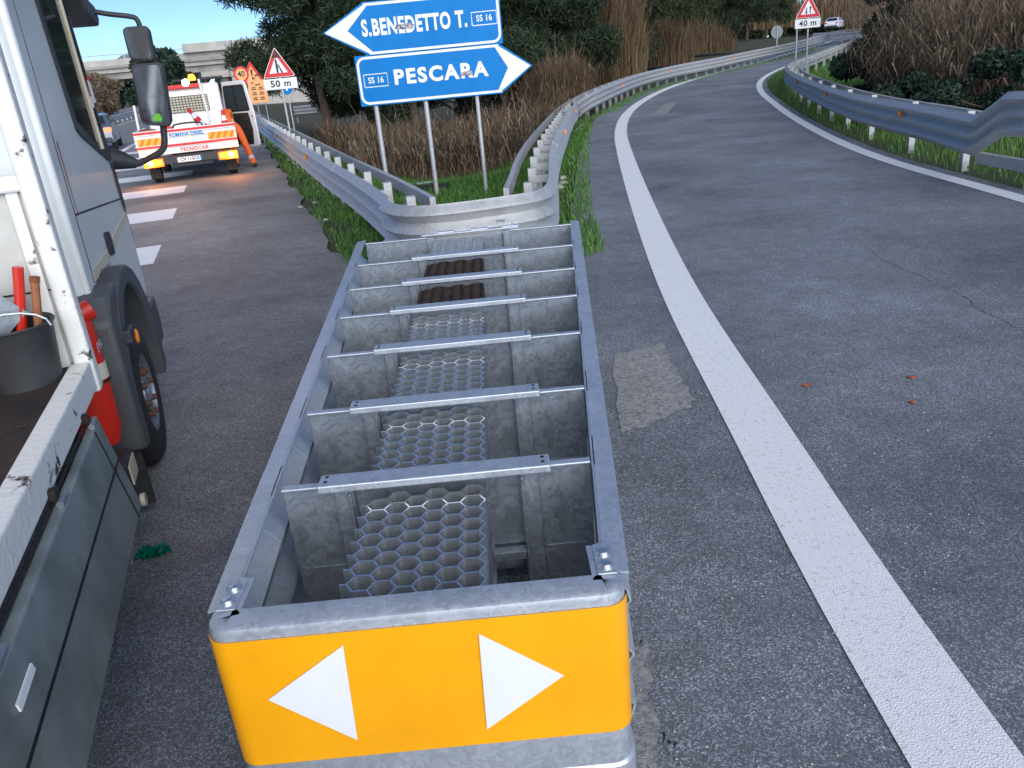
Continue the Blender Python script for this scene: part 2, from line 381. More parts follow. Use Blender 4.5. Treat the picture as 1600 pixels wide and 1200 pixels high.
# ramp: loft between its two edges by matched arc parameter
def by_param(path, n):
    P_ = [Vector(p) for p in path]; L_ = [0]
    for a, b in zip(P_, P_[1:]): L_.append(L_[-1]+(b-a).length)
    out = []
    for i in range(n):
        x = L_[-1]*i/(n-1); j = 0
        while j < len(L_)-2 and L_[j+1] < x: j += 1
        out.append(P_[j].lerp(P_[j+1], (x-L_[j])/max(1e-6, L_[j+1]-L_[j])))
    return out
Lfull = [Vector((1.6, -3, 0))]+[p for p in Lc if p.y > .3]
Ledge = []
for i, p in enumerate(offs(Lfull, -1)):
    q = Lfull[i]; wd = .95 if q.y > 9 else .95+(9-q.y)*.28
    Ledge.append(q+(p-q)*wd)
Rfull = [Vector((7.4, -6, 0)), Vector((7.0, -2, 0)), Vector((6.5, 3, 0))]+[p for p in Rc if p.y > 5]
Redge = offs(Rfull, -1); Redge = [q+(q-p)*.3 for q, p in zip(Rfull, offs(Rfull, -1))]
A = by_param(smooth_path(Ledge, 2), 170); B = by_param(smooth_path(Redge, 3), 170)
rm = MB(); NC = 10
for a, b in zip(A, B):
    for i in range(NC+1):
        p = a.lerp(b, i/NC); rm.v.append((p.x, p.y, h(p.x, p.y)+.006))
rm.f = [(j*(NC+1)+i, j*(NC+1)+i+1, (j+1)*(NC+1)+i+1, (j+1)*(NC+1)+i) for j in range(169) for i in range(NC)]
rm.build('ramp_road', 'asphalt_ramp', recalc=False)['kind'] = 'structure'
# far continuation where the white car drives, the ramp bending left beyond the rail's end
# painted lines
def strip(name, path, wd, dz, m='paint', wob=.0):
    a = offs(path, -wd/2); b = offs(path, wd/2); q = MB()
    for p in zip(a, b):
        for v in p: q.v.append((v.x+random.uniform(-wob, wob), v.y, h(v.x, v.y)+dz))
    q.f = [(2*i, 2*i+1, 2*i+3, 2*i+2) for i in range(len(path)-1)]
    o = q.build(name, m, recalc=False); o['kind'] = 'structure'; return o
strip('edge_line', resample([Lc[0]+(Lc[0]-Lc[3]).normalized()*1.5]+offs(Lc, -.02), .35), .31, .012)
strip('edge_line', resample([Vector((6.4, -4, 0)), Vector((6.1, 3, 0))]+[p for p in Rc if p.y > 5], .5), .22, .012)
def flat(name, pts, dz, m, z0=None):
    q = MB(); q.v = [(p.x, p.y, h(p.x, p.y)+dz) for p in pts]; q.f = [tuple(range(len(pts)))]
    o = q.build(name, m, recalc=False); o['kind'] = 'structure'; return o
for i in range(9):                                    # hatching bars left of the shoulder
    t0 = 10.65+i*3.87
    flat('road_marking_bar', [W(-1.28, t0), W(-1.28, t0+1.35), W(-4.2, t0+1.35), W(-4.2, t0)], .005, 'paint')
flat('road_marking_line', [W(-4.35, 8), W(-4.35, 90), W(-4.6, 90), W(-4.6, 8)], .005, 'paint')
flat('road_marking_line', [W(-9.0, 8), W(-9.0, 120), W(-9.2, 120), W(-9.2, 8)], .005, 'paint')
# worn pale patches on the ramp asphalt
def patch(pix, dz=.010, m='worn'):
    c = [hit(*p) for p in pix]; n = len(c); pts = []
    for i in range(n):
        for j in range(6):
            q = c[i].lerp(c[(i+1) % n], j/6); pts.append(q+Vector((random.uniform(-.02, .02), random.uniform(-.03, .03), 0)))
    flat('worn_marking', pts, dz, m)
patch([(958,556),(1035,536),(1058,585),(1085,628),(1072,640),(968,682)])
patch([(1014,182),(1042,179),(1056,160),(1038,163)])
patch([(1005,1010),(1032,1200),(985,1200),(978,1010)], .011)

# cracks in the asphalt
def crack(pix, wd=.012, n=22):
    c = smooth_path([hit(*p) for p in pix], n); q = MB(); a = b = 0
    for p in c:
        a += random.gauss(0, .012); a *= .9; w_ = wd*random.uniform(.3, 1.2); q.v += [(p.x+a-w_/2, p.y+a, h(p.x, p.y)+.0095), (p.x+a+w_/2, p.y+a+w_*.4, h(p.x, p.y)+.0095)]
    q.f = [(2*i, 2*i+1, 2*i+3, 2*i+2) for i in range(len(c)-1)]; q.build('road_crack', 'black', recalc=False)['kind'] = 'structure'
crack([(1350,385),(1420,425),(1500,462),(1600,518)], .005); crack([(985,1010),(1002,1090),(1030,1200)], .008); crack([(1180,330),(1215,360),(1260,372)], .004)

# ------------------------------------------------------------------ guardrails
NP = 19
def thrie(side=1, dz0=-.5):
    f_ = []
    for i in range(NP):
        z = dz0+.5*i/(NP-1); ph = (i/(NP-1))*3*2*math.pi
        f_.append((side*(.03-.042*math.cos(ph)), z))
    b_ = [(u-side*.006, z) for u, z in f_][::-1]
    return f_+b_
def guardrail(root, path, side, post_step=2.0, rear=True, panel=4.0, post_m='galv_old', refl_every=4, drop=True, rear_z=-.06, bm='galv_old'):
    path = [Vector(p) for p in path]; fine = resample(path, .4); n = max(2, int(panel/.4)); idx = 0
    for i in range(0, len(fine)-1, n):
        seg = fine[i:i+n+2]
        if len(seg) < 2: continue
        seg = offs(seg, side*.005*(idx % 2)); idx += 1
        MB().sweep(seg, thrie(side)).build('beam_panel', bm, root, smooth=True)
    posts = resample(path, post_step)
    back = offs(path, -side*.45)
    pm = None
    for j, p in enumerate(posts[:-1]):
        a = posts[min(j+1, len(posts)-1)]-p; yaw = math.atan2(a.y, a.x)
        gzz = h(p.x, p.y)
        if pm is None:
            q = MB(); H_ = .86
            q.box((-.05, side*.22-.045, -.1), (.05, side*.22+.045, .76)); q.box((-.06, min(side*.25, 0), .60), (.06, max(side*.25, 0), .68))
            pm = q.build('post', post_m, root); o = pm
        else:
            o = pm.copy(); COL.objects.link(o); o.parent = root
        o.location = (p.x, p.y, p.z-.78); o.rotation_euler = (0, 0, yaw)
    if rear:
        MB().sweep([p+Vector((0, 0, rear_z)) for p in resample(back, 1)], [(-.03, -.12), (.03, -.12), (.03, 0), (-.03, 0)]).build('rear_rail', post_m, root)
    rm_ = None
    for j, p in enumerate(resample(offs(path, side*.05), refl_every*2.0)[1:]):
        if p.y > 60: break
        q = MB().cbox((0, 0, 0), (.05, .05, .08))
        if rm_ is None: rm_ = q.build('reflector', 'orange_lens_and_glow', root, bevel=.008); o = rm_
        else: o = rm_.copy(); COL.objects.link(o); o.parent = root
        o.location = p+Vector((0, 0, -.17))
def rail_path(pix, dz): 
    out = []
    for p in pix: out.append(hit(*p, dz))
    return out
RZ = .77
gl = empty('guardrail', (0,0,0), 0, 'straight grey triple wave guardrail beside the pickup truck and grass verge', 'guardrail')
guardrail(gl, smooth_path([W(1.3, 8.1, RZ), W(1.3, 10, RZ), W(1.22, 13.9, RZ), W(1.13, 20.3, RZ), W(.9, 35, RZ), W(.5, 60, RZ), W(.2, 85, RZ)], 6), -1, 1.35)
nose_pts = [Vector((-1.08, 8.05, RZ)), Vector((-.99, 7.75, RZ)), Vector((-.86, 7.52, RZ)), Vector((-.66, 7.38, RZ)), Vector((-.4, 7.36, RZ)), Vector((0, 7.44, RZ)), Vector((.28, 7.54, RZ)), Vector((.44, 7.68, RZ)), Vector((.53, 7.95, RZ)), Vector((.6, 8.5, RZ))]
gn = empty('guardrail_nose', (0,0,0), 0, 'curved guardrail end piece wrapping the gore behind the crash cushion', 'guardrail')
nb = smooth_path(nose_pts, 5)
MB().sweep(nb, thrie(1)).build('beam_panel', 'galv_old', gn, smooth=True)
bt = None
for a_ in (8, 11, 20, 27, 34, 38):
    for zz in (-.085, -.25, -.42):
        p = nb[min(a_, len(nb)-1)]; nn = offs(nb, 1)[min(a_, len(nb)-1)]-p
        if bt is None: bt = MB().lathe([(0, .02), (.013, .018), (.016, .0)], 8, lambda x, y, a: (x, -a, y)).build('bolt', 'galv_dull', gn, smooth=True); o = bt
        else: o = bt.copy(); COL.objects.link(o); o.parent = gn
        o.location = p+nn*(.05 if zz != -.25 else .055)+Vector((0, 0, zz)); o.rotation_euler = (0, 0, math.atan2(nn.y, nn.x)+math.pi/2)
q = MB(); 
for p in (nb[12], nb[30]): q2 = MB().box((p.x-.05, p.y+.08, 0), (p.x+.05, p.y+.2, .72)).build('post', 'galv_old', gn)
MB().box((.02, 7.405, .535), (.1, 7.41, .575), Matrix.Rotation(.2, 4, 'Z') @ Matrix.Translation((1.45, -.16, 0))).build('plate', 'galv_dull', gn)
gr = empty('guardrail', (0,0,0), 0, 'long triple wave guardrail curving along the outer side of the ramp', 'guardrail')
grp = [Vector((.58, 8.35, RZ)), Vector((.66, 9.2, RZ))]+rail_path([(862,228),(876,195),(900,160),(940,137),(1000,115),(1060,101),(1120,90),(1180,78),(1240,66),(1296,52)], RZ)
guardrail(gr, smooth_path(grp, 6), 1, 1.15)
gi = empty('guardrail', (0,0,0), 0, 'blue grey guardrail on the inner side of the ramp below the shrubs', 'guardrail')
gip = rail_path([(1330,60),(1290,76),(1256,88),(1236,96),(1229,104),(1240,114),(1280,130),(1340,147),(1440,164),(1528,180)], RZ)
e_ = gip[-1]
gip2 = [Vector((e_.x-.1, e_.y-.75, e_.z+.33)), Vector((e_.x+.0, e_.y-2.2, e_.z+.33)), Vector((e_.x+.3, e_.y-6, e_.z+.33)), Vector((e_.x+.8, e_.y-12, e_.z+.33))]
ipath = smooth_path(gip, 6)
guardrail(gi, ipath+gip2, 1, 2.2, refl_every=3)
MB().sweep(resample([e_+Vector((.25, .3, -.5)), gip2[1]+Vector((.28, 0, -.83)), gip2[2]+Vector((.28, 0, -.83)), gip2[3]+Vector((.28, 0, -.83))], .8), [(-.04, -.14), (.04, -.14), (.04, 0), (-.04, 0)]).build('lower_rail', 'galv_old', gi)
gm = empty('guardrail', (0,0,0), 0, 'distant median guardrail beyond the grey car by the overpass', 'guardrail')
guardrail(gm, [W(-9.8, 28, RZ), W(-9.8, 60, RZ), W(-9.8, 130, RZ)], 1, 4, rear=False, refl_every=400)
gf = empty('guardrail', (0,0,0), 0, 'distant pale guardrail among the trees behind the merge sign', 'guardrail')
guardrail(gf, [W(3.2, 47, RZ), W(7.5, 44, RZ), W(14, 41, RZ)], 1, 3, rear=False, refl_every=400)

# ------------------------------------------------------------------ crash cushion
cc = empty('crash_cushion', (-.25, 1.46, 0), 0, 'galvanised crash cushion with yellow arrow nose and honeycomb blocks in front of the guardrail', 'crash cushion')
ZT = .8
cy = [1.46, 2.09, 2.65, 3.27, 3.85, 4.4, 5.0, 5.68]                     # nose, then seven diaphragms
def wl(y): f_ = (y-1.46)/(5.68-1.46); return (-.735+(-1.015+.735)*f_, .21+(.585-.21)*f_)
def cb(x, y, z): return (x+.25, y-1.46, z)                             # world -> local
tp = []                                                                 # side beam: three shallow waves, lip at top
for i in range(17):
    z = .5*i/16; tp.append((.028-.03*math.cos(i/16*6*math.pi), z-.5))
for sd_ in (-1, 1):
    for i in range(7):
        y0 = cy[i]+(.09 if i == 0 else -.03); y1 = cy[i+1]+.16
        i0 = 0 if sd_ < 0 else 1
        off = (6-i)*.0016
        pa = []
        for j in range(3):
            y = y0+(y1-y0)*j/2; x = wl(y)[i0]+sd_*(off-.052); pa.append(Vector(cb(x, y, ZT)))
        pr = [(sd_*u, z) for u, z in tp]+[(sd_*(u-.005), z) for u, z in tp][::-1]
        MB().sweep(pa, pr).build('side_panel', 'galv', cc, smooth=True)
        # folded top flange
        fl = [(sd_*-.012, -.006), (sd_*.052, -.016), (sd_*.052, -.010), (sd_*-.012, .0)]
        MB().sweep(pa, fl).build('top_flange', 'galv', cc)
        bw = MB()
# nose: a U of sheet steel with rounded corners
def nose_loop(inset=0.0):
    x0, x1 = wl(1.46); x0 += inset; x1 -= inset; y0 = 1.46+inset; r_ = max(.01, .05-inset); out = []
    out.append((x0-.0, y0+.19))
    for a_ in range(0, 7): an = math.pi+a_/6*math.pi/2; out.append((x0+r_+r_*math.cos(an), y0+r_+r_*math.sin(an)))
    for a_ in range(0, 7): an = 1.5*math.pi+a_/6*math.pi/2; out.append((x1-r_+r_*math.cos(an), y0+r_+r_*math.sin(an)))
    out.append((x1+.0, y0+.19)); return out
nl = nose_loop(); nlp = [Vector(cb(x, y, 0)) for x, y in nl]
nose = MB().sweep(nlp, [(0, .30), (0, .783), (-.003, .793), (-.012, .799), (-.07, .801), (-.07, .796), (-.014, .793), (-.006, .78), (-.006, .30)]).build('nose_panel', 'galv', cc, smooth=True)
yl = [Vector(p) for p in nlp[0:]]
ys_ = [p+Vector((0, -.0, 0)) for p in offs(yl, .003)]
ys_ = ys_[2:-2]
MB().sweep(ys_, [(0, .405), (.0015, .405), (.0015, .766), (0, .766)]).build('yellow_sheet', 'yellow', nose, smooth=True)
def arrow(pts):
    q = MB(); vv = []
    for px, py in pts: 
        p = aty(px, py, 1.4525); vv.append(cb(p.x, p.y, p.z))
    f2 = [(a, b-.0015, c) for a, b, c in vv]
    q.add(vv+f2, [(0, 1, 2), (5, 4, 3), (0, 3, 4, 1), (1, 4, 5, 2), (2, 5, 3, 0)]); q.build('arrow', 'white_sheet', nose)
arrow([(419,1093),(536,1008),(559,1156)]); arrow([(748,990),(881,1055),(761,1139)])
# lower skirt under the yellow sheet
MB().sweep([p+Vector((0, .012, 0)) for p in nlp], [(0, .02), (.012, .0), (.012, .285), (0, .30)]).build('nose_skirt', 'galv', cc, smooth=True)
# gusset plates with bolts at both nose corners
for sd_, x in ((-1, wl(1.46)[0]), (1, wl(1.46)[1])):
    pl_ = MB().prism([(.014, .05), (.058, .05), (.058, .17), (.02, .185), (.008, .165)], lambda a, b, t: cb(x-sd_*a+sd_*.002, 1.475+b, .801+t), 0, .005).build('gusset', 'galv', cc, bevel=.002)
    for b_ in (.078, .128):
        MB().lathe([(0, .011), (.012, .009), (.016, .004), (.019, .001), (.019, 0)], 12, lambda X, Y, a: cb(x-sd_*.034+X, 1.475+b_+Y, .806+a)).build('bolt', 'galv_new', pl_, smooth=True)
ZD = ZT+.018
for i in range(1, 8):
    y = cy[i]; x0, x1 = wl(y); x0 += .075; x1 -= .06; c = (x0+x1)/2; hw = .27
    dp = empty('diaphragm', cb(c, y, 0)); dp.parent = cc
    L0, L1 = x0-c, x1-c
    def B(name, a, b, m='galv_dull', bev=.003): return MB().box(a, b).build(name, m, dp, bevel=bev)
    for sg, (a, b) in ((-1, (L0, -hw-.02)), (1, (hw+.02, L1))):
        B('side_plate', (a, -.003, .12), (b, .003, ZD-.02))
        B('plate_flange', (a, -.016, ZD-.02), (b, .014, ZD-.012), 'galv')
        B('crease', (a+.02, -.006, .52), (b-.02, -.001, .528), 'galv_dull', .001)
        B('crease', (a+.02, -.006, .34), (b-.02, -.001, .348), 'galv_dull', .001)
    for sg in (-1, 1):
        xx = sg*hw
        B('upright', (xx-.028, -.03, .05), (xx+.028, .012, ZD-.012))
        B('upright_web', (xx-.004-sg*.02, -.045, .05), (xx+.004-sg*.02, -.028, ZD-.03))
    B('centre_plate', (-hw, .004, .54), (hw, .009, ZD-.03))
    B('cross_angle', (-hw+.02, -.03, .50), (hw-.02, .005, .53))
    B('cross_angle', (-hw+.02, -.03, .28), (hw-.02, .005, .31))
    B('base_plate', (-hw, .004, .06), (hw, .009, .27))
    if i < 7:
        tb = B('top_bar', (-hw-.065, -.062, ZD-.012), (hw+.065, .012, ZD+.012), 'galv', .004)
        for sx in (-1, 1):
            for yy in (-.036, -.006): MB().lathe([(0, .0008), (.006, .0008), (.006, 0)], 8, lambda X, Y, a: (sx*(hw+.045)+X, yy+Y, ZD+.0125+a)).build('hole', 'black', tb)
    else:
        B('top_bar', (-hw-.065, .0, ZD-.006), (hw+.065, .03, ZD+.004), 'galv', .003)
        for k_ in (-.22, .02, .24): B('bracket', (k_, .02, ZD-.01), (k_+.12, .06, ZD+.012), 'galv', .003)
# honeycomb blocks: real hexagonal cells open at the top
HX, HY = .0355, .0308
def honey(y0, y1, m, ztop, zbot, ncol=6):
    q = MB(); th = .0019; xr = -.12; cells = []
    col = 0
    edges = {}
    nrow = int((y1-y0-.02)/(2*HY))
    key = lambda a, b: (round(a, 4), round(b, 4))
    for cidx in range(ncol):
        cx = xr-.02-cidx*HX*1.5
        for r_ in range(nrow):
            cyy = y0+.01+HY+r_*2*HY+(HY if cidx % 2 else 0)
            if cyy+HY > y1: continue
            pt = [(cx+HX*math.cos(a*math.pi/3), cyy+HY*math.sin(a*math.pi/3)/math.sin(math.pi/3)) for a in range(6)]
            for a in range(6):
                e1, e2 = pt[a], pt[(a+1) % 6]; mxx, myy = (e1[0]+e2[0])/2, (e1[1]+e2[1])/2
                if not any(abs(mxx-k_[0])+abs(myy-k_[1]) < .006 for k_ in edges if k_[0] != 't'): edges[(mxx, myy)] = (e1, e2)
            if cidx == ncol-1: edges[('t', cidx, r_)] = ((cx-HX-.018, cyy), (cx-HX, cyy))
    for (a, b) in edges.values():
        A_ = Vector((*a, 0)); B_ = Vector((*b, 0)); n_ = (B_-A_).normalized(); n_ = Vector((-n_.y, n_.x, 0))*th
        vs = []
        for z in (zbot, ztop):
            for p in (A_+n_, B_+n_, B_-n_, A_-n_): vs.append(cb(p.x, p.y, z))
        q.add(vs, [(0,1,5,4),(1,2,6,5),(2,3,7,6),(3,0,4,7),(4,5,6,7)])
    o = q.build('honeycomb_block', m, cc, recalc=False); 
    MB().box(cb(xr-.02-HX*1.5*(ncol-1)-HX, y0+.01, zbot-.012), cb(xr+.02, y1-.01, zbot-.006)).build('block_tray', 'galv_dull', cc)
for i in range(7):
    honey(cy[i]+(.085 if i == 0 else .01), cy[i+1]-.012, 'honey_rust' if i in (4, 5) else 'honey', .78, .5)
q = MB()
for sx in (-.34, .02): MB().box(cb(sx, 1.6, .02), cb(sx+.08, 5.7, .1)).build('base_rail', 'galv_dull', cc)

# ------------------------------------------------------------------ direction sign on three posts
SY = 12.4
ds = empty('direction_sign', (-.75, SY, h(-.75, SY)), 0, 'pair of blue arrow direction signs stacked on three grey poles in the gore', 'sign')
zb = ds.location.z
def sloc(px, py): p = aty(px, py, SY); return (p.x+.75, p.z-zb)
def arrow_panel(corners, name, words_, shield, tipside, scratch=None):
    # corners: dict with top-left etc. in local (x,z)
    x0, x1, z0, z1, tip = corners; zm = (z0+z1)/2; hs = (z1-z0)/2
    if tipside > 0: outer = [(x0, z0), (x1, z0), (tip, zm), (x1, z1), (x0, z1)]
    else: outer = [(tip, zm), (x0, z0), (x1, z0), (x1, z1), (x0, z1)]
    pn = MB().prism(outer, lambda a, b, t: (a, t, b), -.012, .012).build(name, 'blue_sign', ds, bevel=.004)
    ins = lambda d_: [(x0+(d_ if tipside > 0 else d_*.3), z0+d_), (x1-(d_ if tipside < 0 else d_*.3), z0+d_), (x1-(d_ if tipside < 0 else d_*.3), z1-d_), (x0+(d_ if tipside > 0 else d_*.3), z1-d_)]
    # white rounded border bar on three sides, and the white arrow head
    def bar(pts, wd, m='white_sign', y=-.0145):
        q = MB(); n = len(pts); vs = []
        for i, p in enumerate(pts):
            a = Vector((*pts[max(0, i-1)], 0)); b = Vector((*pts[min(n-1, i+1)], 0)); t = (b-a).normalized(); nn = Vector((-t.y, t.x, 0))*wd/2
            P_ = Vector((*p, 0)); vs += [(P_.x+nn.x, y, P_.y+nn.y), (P_.x-nn.x, y, P_.y-nn.y)]
        q.add(vs, [(2*i, 2*i+1, 2*i+3, 2*i+2) for i in range(n-1)]); return q.build('border', m, pn, recalc=False)
    d_ = .035; r_ = .1; xs_ = x0 if tipside > 0 else x1; sg = 1 if tipside > 0 else -1; xe = x1 if tipside > 0 else x0
    path = [(xe, z1-d_)]
    for a_ in range(7):
        an = math.pi/2+a_/6*math.pi/2; path.append((xs_+sg*(d_+r_+r_*math.cos(an)), z1-d_-r_+r_*math.sin(an)))
    for a_ in range(7):
        an = math.pi+a_/6*math.pi/2; path.append((xs_+sg*(d_+r_+r_*math.cos(an)), z0+d_+r_+r_*math.sin(an)))
    path.append((xe, z0+d_)); bar(path, .034)
    tx = tip-sg*.03; tw = .17
    head = [(xe-sg*.03, z0+.02), (tx, zm), (xe-sg*.03, z1-.02), (xe-sg*.03-sg*.02, z1-.05), (tx-sg*tw*1.9, zm), (xe-sg*.05, z0+.05)]
    hq = MB(); hq.add([(a, -.0155, b) for a, b in head], [(0, 1, 4, 5), (1, 2, 3, 4)]); hq.build('arrow_head', 'white_sign', pn, recalc=False)
    text, tx0, tsize, tsq, tsp = words_
    text_mesh('lettering', text, tsize, 'white_sign', pn, XZ(tx0, -.015, zm+.005), .011, 'CENTER', tsp, 1, tsq)
    sx0, sx1 = shield
    bx = [(sx0, zm-.085), (sx1, zm-.085), (sx1, zm+.085), (sx0, zm+.085), (sx0, zm-.09)]; bar(bx, .012)
    text_mesh('lettering', 'SS 16', .115, 'white_sign', pn, XZ((sx0+sx1)/2, -.015, zm), .002, 'CENTER', 1.05, .85)
    return pn, zm
p1, zm1 = arrow_panel((sloc(566,0)[0], sloc(783,30)[0], sloc(783,68)[1]+.0, sloc(783,68)[1]+.70, sloc(503,45)[0]), 'arrow_panel', ('S.BENEDETTO T.', sloc(647, 35)[0], .29, 1.49, 1.12), (sloc(737, 30)[0], sloc(776, 30)[0]), -1)
p2, zm2 = arrow_panel((sloc(553,88)[0], sloc(778,70)[0], sloc(565,167)[1], sloc(565,167)[1]+.68, sloc(832,104)[0]), 'arrow_panel', ('PESCARA', sloc(690, 118)[0], .27, 1.36, 1.22), (sloc(569, 125)[0], sloc(606, 125)[0]), 1)
p1['label'] = 'upper blue arrow pointing left to S.BENEDETTO T.'; p2['label'] = 'lower blue arrow pointing right to PESCARA'
MB().add([(-.42, -.0165, zm1-.03), (-.16, -.0165, zm1-.045), (-.13, -.0165, zm1+.0), (-.2, -.0165, zm1+.03), (-.39, -.0165, zm1+.02)], [(0,1,2,3,4)]).build('scratch', 'peel', p1, recalc=False)
MB().add([(.42, -.0165, zm2-.06), (.62, -.0165, zm2-.05), (.6, -.0165, zm2+.01), (.46, -.0165, zm2+.0)], [(0,1,2,3)]).build('scratch', 'peel', p2, recalc=False)
for px in (592, 670, 750):
    xx = aty(px, 200, SY).x+.75; gzl = h(xx-.75, SY+.06)-zb
    MB().tube([(xx, .045, gzl-.3), (xx, .045, sloc(783,68)[1]+.6)], .035 if px < 700 else .03, 12).build('pole', 'galv_old', ds, smooth=True)
    for zz in (zm1, zm2): MB().box((xx-.05, .008, zz-.02), (xx+.05, .05, zz+.02)).build('clamp', 'galv_dull', ds)

# ------------------------------------------------------------------ small road signs
def tri(q, c, w_, y, tip=1):
    hh = w_*.866; return [(c[0]-w_/2, c[1]-hh/3), (c[0]+w_/2, c[1]-hh/3), (c[0], c[1]+hh*2/3)]
def round_tri(pts, r_, n=4):
    out = []; k = len(pts)
    for i in range(k):
        p = Vector((*pts[i], 0)); a = (Vector((*pts[i-1], 0))-p).normalized(); b = (Vector((*pts[(i+1) % k], 0))-p).normalized()
        for j in range(n+1):
            t = j/n; P_ = (p+a*r_)*(1-t)**2+p*2*t*(1-t)+(p+b*r_)*t*t; out.append((P_.x, P_.y))
    return out
def plate(poly, y0, y1, name, m, par): return MB().prism(poly, lambda a, b, t: (a, t, b), y0, y1).build(name, m, par)
def warn_sign(px, base_z, t_dist, label, symbol, under, poles, tilt=0, size=.9, cap=None):
    p = aty(px[0], px[1], t_dist); gzv = h(p.x, p.y)
    o = empty('warning_sign', (p.x, p.y, gzv), 0, label, 'sign'); o.rotation_euler = (0, tilt, math.atan2(-p.x, p.y)*-.6*0)
    c = (0, p.z-gzv)
    pn = plate(round_tri(tri(None, c, size, 0), .07), -.008, .008, 'triangle_plate', 'white_sign', o)
    big, sm = round_tri(tri(None, c, size*.95, 0), .06), tri(None, (c[0], c[1]), size*.58, 0)
    bq = MB(); n = len(big); sm2 = round_tri(sm, .02)
    bq.add([(a, -.011, b) for a, b in big]+[(a, -.011, b) for a, b in sm2], [(i, (i+1) % n, n+(i+1) % n, n+i) for i in range(n)]); bq.build('red_border', 'red_sign', pn, recalc=False)
    symbol(pn, c, size)
    zb_ = c[1]-size*.866/3
    sw, sh, tx = under
    pp = plate([(c[0]-sw/2, zb_-sh-.03), (c[0]+sw/2, zb_-sh-.03), (c[0]+sw/2, zb_-.03), (c[0]-sw/2, zb_-.03)], -.007, .007, 'distance_plate', 'white_sign', o)
    text_mesh('lettering', tx, sh*.85, 'black', pp, XZ(c[0], -.0095, zb_-.03-sh/2), .006, 'CENTER', 1.1, 1.1)
    for dx in poles: MB().tube([(c[0]+dx, .04, -.3), (c[0]+dx, .04, c[1]+(.35*size if abs(dx) < .05 else -.1))], .03, 10).build('pole', 'galv_old', o, smooth=True)
    return o, pn, c
def shape(par, pts, y=-.0125, m='black', name='symbol'):
    q = MB(); q.add([(a, y, b) for a, b in pts], [tuple(range(len(pts)))]); return q.build(name, m, par, recalc=False)
def merge_sym(pn, c, s):
    x, z = c; k = s
    shape(pn, [(x-.05*k, z-.17*k), (x+.0*k, z-.17*k), (x+.01*k, z-.02*k), (x+.0*k, z+.2*k), (x-.03*k, z+.26*k), (x-.06*k, z+.2*k)])
    shape(pn, [(x+.09*k, z-.17*k), (x+.14*k, z-.17*k), (x+.03*k, z+.1*k), (x+.01*k, z+.06*k)])
def twoway_sym(pn, c, s):
    x, z = c; k = s
    for sx, up in ((-.075, -1), (.075, 1)):
        X = x+sx*k; zc = z-.02*k
        shape(pn, [(X-.018*k, zc-.12*k), (X+.018*k, zc-.12*k), (X+.018*k, zc+.1*k), (X-.018*k, zc+.1*k)])
        zt_ = zc+up*.13*k
        shape(pn, [(X-.05*k, zt_-up*.07*k), (X+.05*k, zt_-up*.07*k), (X, zt_+up*.03*k)], -.0128)
w1, w1p, c1 = warn_sign((434, 105), 0, 24.0, 'merge warning triangle with 50 m plate standing behind the straight guardrail', merge_sym, (.92, .28, '50 m'), (0.0,), R(0))
tp_ = tri(None, c1, .9, 0)[2]
shape(w1p, [(tp_[0]-.13, tp_[1]-.28), (tp_[0]+.13, tp_[1]-.28), (tp_[0], tp_[1]-.05)], -.0135, 'bark', 'soot_stain')
w2, w2p, c2 = warn_sign((1263, 15), 0, 30.5, 'two way traffic warning triangle with 40 m plate beside the inner ramp guardrail', twoway_sym, (.9, .3, '40 m'), (-.36, .03))
w2.location.z -= 0
# temporary works signs
p = aty(398, 135, 31.0)
ws = empty('roadworks_sign', (p.x, p.y, 0), 0, 'yellow temporary roadworks sign group behind the open pickup door', 'sign')
def wl_(px, py): q = aty(px, py, 31.0); return (q.x-p.x, q.z)
def disc(c, r_, n=28): return [(c[0]+r_*math.cos(2*math.pi*i/n), c[1]+r_*math.sin(2*math.pi*i/n)) for i in range(n)]
c40 = wl_(377, 116); s40 = plate(disc(c40, .27), -.008, .008, 'speed_disc', 'red_sign', ws); shape(s40, disc(c40, .2), -.010, 'orange_sign', 'face')
text_mesh('lettering', '40', .26, 'black', s40, XZ(c40[0], -.012, c40[1]), .006)
ct = wl_(394, 118); tpl = plate(round_tri(tri(None, ct, .85, 0), .05), -.004, .012, 'triangle_plate', 'red_sign', ws); shape(tpl, tri(None, ct, .55, 0), -.007, 'orange_sign', 'face')
shape(tpl, [(ct[0]-.02, ct[1]-.03), (ct[0]+.02, ct[1]-.03), (ct[0]+.035, ct[1]+.2), (ct[0]-.035, ct[1]+.2)], -.009); shape(tpl, disc((ct[0], ct[1]-.09), .03, 8), -.009)
pb = [wl_(386, 126), wl_(414, 124)]
x0, x1 = pb[0][0], pb[1][0]; z1 = pb[0][1]; z0 = z1-.78
lp = plate([(x0, z0), (x1, z0), (x1, z1), (x0, z1)], -.008, .008, 'lane_plate', 'orange_sign', ws)
for i in range(3):
    for xx in (.28, .68):
        X = x0+(x1-x0)*xx; Z = z0+.1+i*.17
        shape(lp, [(X-.09, Z), (X+.09, Z), (X+.09, Z+.035), (X-.09, Z+.035)], -.0095); shape(lp, [(X-.06, Z+.06), (X+.08, Z+.06), (X+.06, Z+.1), (X-.07, Z+.1)], -.0095)
shape(lp, [(x0+.25, z1-.2), (x1-.2, z1-.17), (x1-.2, z1-.13), (x0+.25, z1-.16)], -.0095)
for dx in (x0+.2, x1-.15): MB().tube([(dx, .03, -.2), (dx, .03, z1)], .025, 8).build('pole', 'galv_dull', ws, smooth=True)
